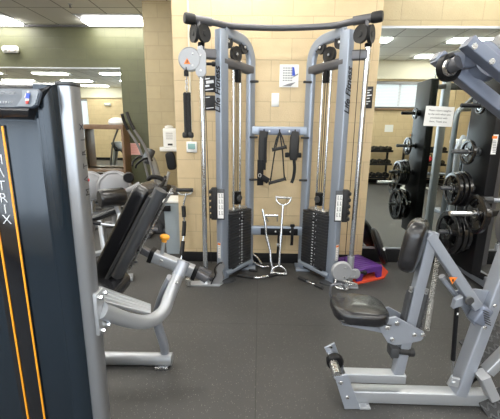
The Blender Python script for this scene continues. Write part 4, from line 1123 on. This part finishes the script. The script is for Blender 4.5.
MB().bar(W(114, 196, yk-.05), W(120, 215, yk-.05), .05, .06, up=Yv, r=.01).build('roller_arm', SIL, lc_)
MB().bar(W(115, 198, yk-.06), W(140, 184, yk+.05), .06, .10, up=Yv, r=.02).build('control_arm', GREYP, lc_)
MB().disc(W(124, 190, yk-.08), Yv, .016, .02).build('red_button', RED, lc_)
MB().lathe([(0, 0), (.05, 0), (.06, .02), (.06, .06), (.05, .08), (0, .08)], W(129, 177, yk+.1), V((.3, -1, 0)), 20).build('black_knob', BLACK, lc_)
MB().bar(W(121, 213, yk-.08), V((W(121, 213, yk-.08).x-.02, yk-.25, .03)), .06, .06, up=Yv, r=.01).build('front_post', SIL, lc_)
MB().bar(F(113, 279, .03), F(133, 277, .03), .10, .05, r=.01).build('front_foot', SIL, lc_)
MB().bar(F(122, 277, .04), F(105, 250, .04), .06, .06, r=.01).build('floor_beam', SIL, lc_)
MB().bar(F(105, 250, .03), W(100, 215, 4.1), .06, .08, up=Yv, r=.01).build('rear_post', SIL, lc_)
MB().bar(F(92, 255, .03), F(120, 248, .03), .08, .05, r=.01).build('rear_foot', SIL, lc_)
MB().tube([W(86, 221, yk-.1), W(101, 224, yk-.1)], .02).build('handle', BLACK, lc_)
MB().tube(fillet([W(101, 224, yk-.1), W(117, 226, yk-.1), W(119, 219, yk-.05)], .05), .014).build('handle_bar', SIL, lc_)
MB().bar(W(92, 232, 4.25), W(92, 190, 4.25), .06, .08, up=Yv, r=.02).build('cover_post', SIL, lc_)
MB().bar(W(115, 225, 4.05), W(115, 190, 4.05), .06, .08, up=Yv, r=.02).build('cover_post', SIL, lc_)

# ================================================================ EXERCISE BIKE
eb = thing('exercise_bike', 'black and grey exercise bike in front of the tan recess wall', 'exercise bike', (-1.15, 4.9, 0))
ye = 4.8
hp = pad('head_console', rr(.13, .25, .05, 5), W(171, 161, ye), V((1, .1, .15)), V((-.15, 0, 1)), .06, BLACK, eb, bev=.02)
MB().tube([W(169, 172, ye), W(160, 202, ye)], .022, 12).build('mast', SIL, eb)
MB().tube([W(165, 178, ye-.03), W(159, 206, ye-.03)], .014, 12).build('mast', GUN, eb)
MB().sweep(smooth_path([W(148, 180, ye), W(152, 177, ye), W(160, 178, ye), W(166, 182, ye)], 5), sect(.09, .06, .025)).build('handlebar', BLACK, eb)
MB().tube(smooth_path([W(150, 182, ye-.1), W(156, 186, ye-.1), W(162, 185, ye-.05), W(166, 176, ye)], 5), .025, 12).build('handlebar', RUB, eb)
MB().box(W(162, 189, ye), (.22, .25, .10), r=.03).build('seat', RUB, eb)
MB().disc(W(157.5, 186.5, ye-.13), Yv, .018, .02).build('amber_knob', YKN, eb)
MB().bar(V((W(160, 200, ye).x, ye, .05)), W(161, 190, ye), .09, .12, up=Yv, r=.03).build('seat_post', DGREY, eb)
MB().disc(V((W(168, 215, ye).x+.06, ye, .36)), Yv, .27, .16, bev=.05, n=40).build('flywheel_cover', DGREY, eb)
MB().bar((-1.62, ye, .05), (-.93, ye, .05), .09, .09, r=.03).build('base_beam', GUN, eb)
MB().bar((-1.55, ye-.25, .035), (-1.55, ye+.25, .035), .08, .06, r=.02).build('stabilizer', GUN, eb)
MB().bar((-1.0, ye-.25, .035), (-1.0, ye+.25, .035), .08, .06, r=.02).build('stabilizer', GUN, eb)

# ================================================================ ELLIPTICALS
def elliptical(x, y, rot, label, base_mat=GREYP):
    t = thing('elliptical_trainer', label, 'elliptical trainer', (0, 0, 0)); 
    MB().box((0, .62, .32), (.28, .55, .56), r=.12, n=4).build('drive_housing', base_mat, t)
    MB().disc((.15, .62, .38), X, .22, .03, bev=.01, n=36).build('side_disc', LGREY, t)
    MB().disc((-.15, .62, .38), X, .22, .03, bev=.01, n=36).build('side_disc', LGREY, t)
    MB().bar((0, -.8, .05), (0, .9, .05), .10, .08, r=.02).build('base_rail', GREYP, t)
    MB().bar((-.3, -.8, .04), (.3, -.8, .04), .09, .07, r=.02).build('stabilizer', BLACK, t)
    MB().bar((-.3, .9, .04), (.3, .9, .04), .09, .07, r=.02).build('stabilizer', BLACK, t)
    MB().sweep(smooth_path([(0, .62, .5), (0, .56, .7), (0, .50, .95), (0, .46, 1.05)], 5), sect(.09, .11, .03)).build('mast', SIL, t)
    co_ = MB().box((0, .42, 1.08), (.36, .09, .24), Matrix.Rotation(-.5, 3, 'X'), r=.03, n=3).build('console', DGREY, t)
    MB().box((0, .378, 1.095), (.24, .006, .13), Matrix.Rotation(-.5, 3, 'X'), r=.001).build('screen', CONSOLE, co_)
    for s in (-1, 1):
        MB().tube(smooth_path([(s*.30, .50, .35), (s*.30, .44, .8), (s*.31, .34, 1.2), (s*.33, .18, 1.5), (s*.30, .12, 1.68)], 6), .019, 12).build('moving_arm', GREYP, t)
        MB().tube(smooth_path([(s*.33, .19, 1.48), (s*.315, .14, 1.60), (s*.29, .11, 1.72)], 6), .024, 12).build('grip', RUB, t)
        MB().tube(smooth_path([(s*.10, .46, 1.02), (s*.22, .34, 1.06), (s*.20, .22, .98), (s*.16, .20, .92)], 6), .016, 10).build('fixed_handle', BLACK, t)
        MB().bar((s*.17, .55, .33+.05*s), (s*.17, -.65, .17), .05, .06, r=.015).build('pedal_arm', SIL, t)
        MB().box((s*.20, -.32, .27+.02*s), (.16, .36, .05), r=.018).build('foot_pedal', BLACK, t)
    t.location = (x, y, 0); t.rotation_euler = (0, 0, rot); return t
elliptical(-2.12, 5.2, math.radians(-62), 'grey elliptical trainer with tall bare arms beside the olive wall')
elliptical(-3.05, 6.0, math.radians(100), 'grey elliptical trainer behind the large left machine near the mirror')

# wooden open shelf before the mirror
ws = thing('wooden_shelf', 'brown wooden open shelf standing in front of the left mirror', 'shelf', (-3.3, 6.9, 0))
xr_ = W(124.5, 150, 6.75).x; xl_ = W(72, 150, 6.75).x; zt_ = W(105, 124.5, 6.75).z
MB().span((xl_, 6.74, zt_-.09), (xr_, 7.08, zt_), r=.004).build('top_board', BROWN, ws)
MB().span((xr_-.045, 6.74, 0), (xr_, 7.08, zt_-.09), r=.003).build('side_panel', BROWN, ws)
MB().span((xl_, 6.74, 0), (xl_+.045, 7.08, zt_-.09), r=.003).build('side_panel', BROWN, ws)
for py in (171, 178): 
    z_ = W(110, py, 6.75).z; MB().span((xl_+.045, 6.75, z_-.02), (xr_-.045, 7.07, z_+.02), r=.003).build('shelf', BROWN, ws)
c = W(117, 121, 6.9); c.z = zt_
g = MB().lathe([(0, 0), (.15, 0), (.17, .03), (.15, .09), (.08, .13), (.02, .14), (0, .14)], c, Z, 18)
tag(g.build('towel_bundle', PAPER), 'white bundled towel on top of the brown wooden shelf', 'towel')

# ================================================================ BIN, DISPENSER
bn = thing('waste_bin', 'grey blue square waste bin at the corner of the tan wall', 'bin', (-1.0, 4.05, 0))
x0, x1_ = W(163, 225, 3.95).x, -.915
zt_ = W(170, 203, 3.95).z
g = MB(); rings = []
for z_, k in ((0, .86), (.02, .88), (zt_-.05, 1.0), (zt_-.05, 1.04), (zt_, 1.04)):
    cx = (x0+x1_)/2; hw = (x1_-x0)/2*k/1.04; rings.append([g.bm.verts.new(V((cx+a*2*hw, 3.97+hw*1.2+b*2*hw*1.2, z_))) for a, b in sect(1, 1, .12)])
for A, B in zip(rings, rings[1:]):
    for j in range(len(A)): g._f((A[j], A[(j+1) % len(A)], B[(j+1) % len(A)], B[j]))
g._f(rings[0]); g._f(rings[-1]); g.build('body', BIN, bn)
MB().box(((x0+x1_)/2, 4.11, zt_+.015), ((x1_-x0)+.0, .33, .04), r=.015, n=3).build('lid', WHITE, bn)
MB().span((x0+.005, 3.93, zt_-.1), (x0+.1, 3.968, zt_-.03), r=.01).build('liner_edge', BLACK, bn)

wd_ = thing('wipes_dispenser', 'white wipes dispenser with printed label and tray on the tan recess wall', 'dispenser', W(168, 140, 5.85))
a, b = W(162.5, 128, 5.75), W(175.5, 147, 5.75)
MB().span((a.x, 5.74, b.z), (b.x+.03, 5.9, a.z), r=.02).build('housing', WHITE, wd_)
h_ = wd_.children[-1]
g = MB().use(PAPER).box((a.x+.11, 5.737, (a.z+b.z)/2), (.15, .004, .22), r=0).use(GINK)
for k in range(4): g.box((a.x+.11, 5.734, (a.z+b.z)/2+.07-.03*k), (.11, .002, .008), r=0)
g.use(INK).box((a.x+.12, 5.734, b.z+.04), (.08, .002, .03), r=0); g.build('label', None, h_)
MB().lathe([(0, 0), (.07, 0), (.07, .03), (.03, .045), (0, .045)], (a.x+.09, 5.82, a.z), Z, 18).build('lid', WHITE, wd_)
MB().span((a.x-.04, 5.66, b.z-.07), (b.x+.05, 5.9, b.z-.0), r=.01).build('tray', WHITE, wd_)

# ================================================================ BEHIND THE CAMERA, SEEN IN THE RIGHT MIRROR
def dumbbell():
    t = thing('dumbbell', 'x', 'dumbbell', (0, 0, 0), 'dumbbells on the racks in the mirror')
    MB().cyl((0, -.07, 0), (0, .07, 0), .015, 12).build('handle', CHROME, t)
    for s in (-1, 1): MB().lathe([(0, 0), (.06, .0), (.07, .012), (.07, .06), (.06, .075), (0, .075)], (0, s*.07, 0), V((0, s, 0)), 8).build('head', IRON, t)
    return t
dbp = None
def drack(x0, n, label, tint=None):
    t = thing('dumbbell_rack', label, 'dumbbell rack', (x0, YB+.35, 0)); wdt = n*.185+.02
    for x in (x0+.04, x0+wdt-.04):
        MB().bar((x, YB+.16, 0), (x, YB+.16, 1.08), .06, .05, up=Yv).build('upright', BLACK, t)
        MB().bar((x, YB+.12, .03), (x, YB+.62, .03), .06, .05).build('foot', BLACK, t)
    for z_ in (.95, .58, .20):
        MB().box((x0+wdt/2, YB+.34, z_), (wdt, .30, .03), Matrix.Rotation(.12, 3, 'X'), r=.004).box((x0+wdt/2, YB+.49, z_+.02), (wdt, .015, .06), r=.003).build('shelf', BLACK, t)
    return wdt
order = {.95: 'top', .58: 'middle', .20: 'bottom'}
for rx, n, nm in ((3.0, 4, 'left'), (4.15, 6, 'right')):
    drack(rx, n, 'black three tier dumbbell rack reflected in the mirror, %s one of two' % nm)
    for z_ in (.95, .58, .20):
        for k in range(n):
            if dbp is None: dbp = dumbbell(); o = dbp
            else: o = copy_tree(dbp)
            o.location = (rx+.11+.185*k, YB+.34, z_+.088); o['label'] = 'dark hex dumbbell on the %s shelf of the %s rack in the mirror' % (order[z_], nm)
            o['group'] = 'dumbbells on the %s shelf of the %s rack' % (order[z_], nm)
# a red pair on the right rack
for k, x in enumerate((4.62, 4.82)):
    t = thing('kettlebell', 'red kettlebell on the right dumbbell rack in the mirror', 'kettlebell', (x, YB+.44, .61), 'red kettlebells')
    MB().lathe([(0, 0), (.05, 0), (.075, .05), (.06, .11), (.03, .13), (0, .13)], (x, YB+.44, .70), Z, 20).build('bell', RED, t)
    MB().tube(fillet([(x-.04, YB+.44, .81), (x-.045, YB+.44, .89), (x+.045, YB+.44, .89), (x+.04, YB+.44, .81)], .03), .012, 10).build('handle', IRON, t)
wb = thing('weight_bench', 'flat weight bench with black pad and white legs reflected in the mirror', 'bench', (4.25, -1.4, 0))
pad('bench_pad', rr(1.1, .26, .04, 4), (4.25, -1.4, .45), X, Yv, .07, VINYL, wb, bev=.02)
MB().bar((3.8, -1.4, .37), (4.7, -1.4, .37), .06, .07).build('spine', WHITE, wb)
for x in (3.85, 4.6):
    MB().bar((x, -1.4, .37), (x-.05, -1.4, .03), .05, .06, up=Yv).build('leg', WHITE, wb); MB().bar((x-.05, -1.65, .03), (x-.05, -1.15, .03), .06, .05).build('foot', WHITE, wb)
mt = thing('selectorized_machine', 'blue and silver weight machine reflected in the mirror behind the rack', 'exercise machine', (3.45, 1.5, 0))
MB().span((3.55, 1.1, .06), (4.05, 1.5, 1.30), r=.03).build('shroud', SHROUD, mt)
MB().span((3.52, 1.06, 1.28), (4.08, 1.55, 1.38), r=.04).build('top_cover', WHITE, mt)
MB().sweep(fillet([(3.5, 1.52, .03), (3.45, 1.52, 1.25), (3.6, 1.4, 1.42)], .1), sect(.10, .07, .03, 5)).build('side_tube', SILB, mt)
MB().sweep(fillet([(3.75, 1.56, .03), (3.7, 1.56, 1.2), (3.8, 1.45, 1.40)], .1), sect(.06, .06, .028, 5)).build('side_tube', SIL, mt)
MB().span((3.4, 1.0, 0), (4.1, 1.62, .06), r=.01).build('base', SILB, mt)

# ================================================================ LIGHT AND CAMERA
wd = bpy.data.worlds.new('world'); bpy.context.scene.world = wd; wd.use_nodes = True
wd.node_tree.nodes['Background'].inputs[0].default_value = (.75, .85, 1, 1); wd.node_tree.nodes['Background'].inputs[1].default_value = .6
cam = bpy.data.cameras.new('camera'); co = bpy.data.objects.new('camera', cam); C.objects.link(co)
cam.sensor_fit = 'HORIZONTAL'; cam.sensor_width = 36; cam.lens = FPX/500*36; cam.clip_start = .05; cam.clip_end = 100
# columns: camera axes in world space
cx_ = V((_r.x, _n.x, _u.x)); cy_ = V((_r.y, _n.y, _u.y)); cz_ = -V((_r.z, _n.z, _u.z))
M = Matrix((cx_, cy_, cz_)).transposed().to_4x4(); M.translation = (0, 0, HC); co.matrix_world = M
S = bpy.context.scene; S.camera = co
S.view_settings.view_transform = 'Standard'; S.view_settings.look = 'None'; S.view_settings.gamma = 1; S.view_settings.exposure = 0.38
S.cycles.max_bounces = 8; S.cycles.glossy_bounces = 5; S.cycles.diffuse_bounces = 4; S.cycles.sample_clamp_indirect = 6
S.cycles.caustics_reflective = False; S.cycles.caustics_refractive = False
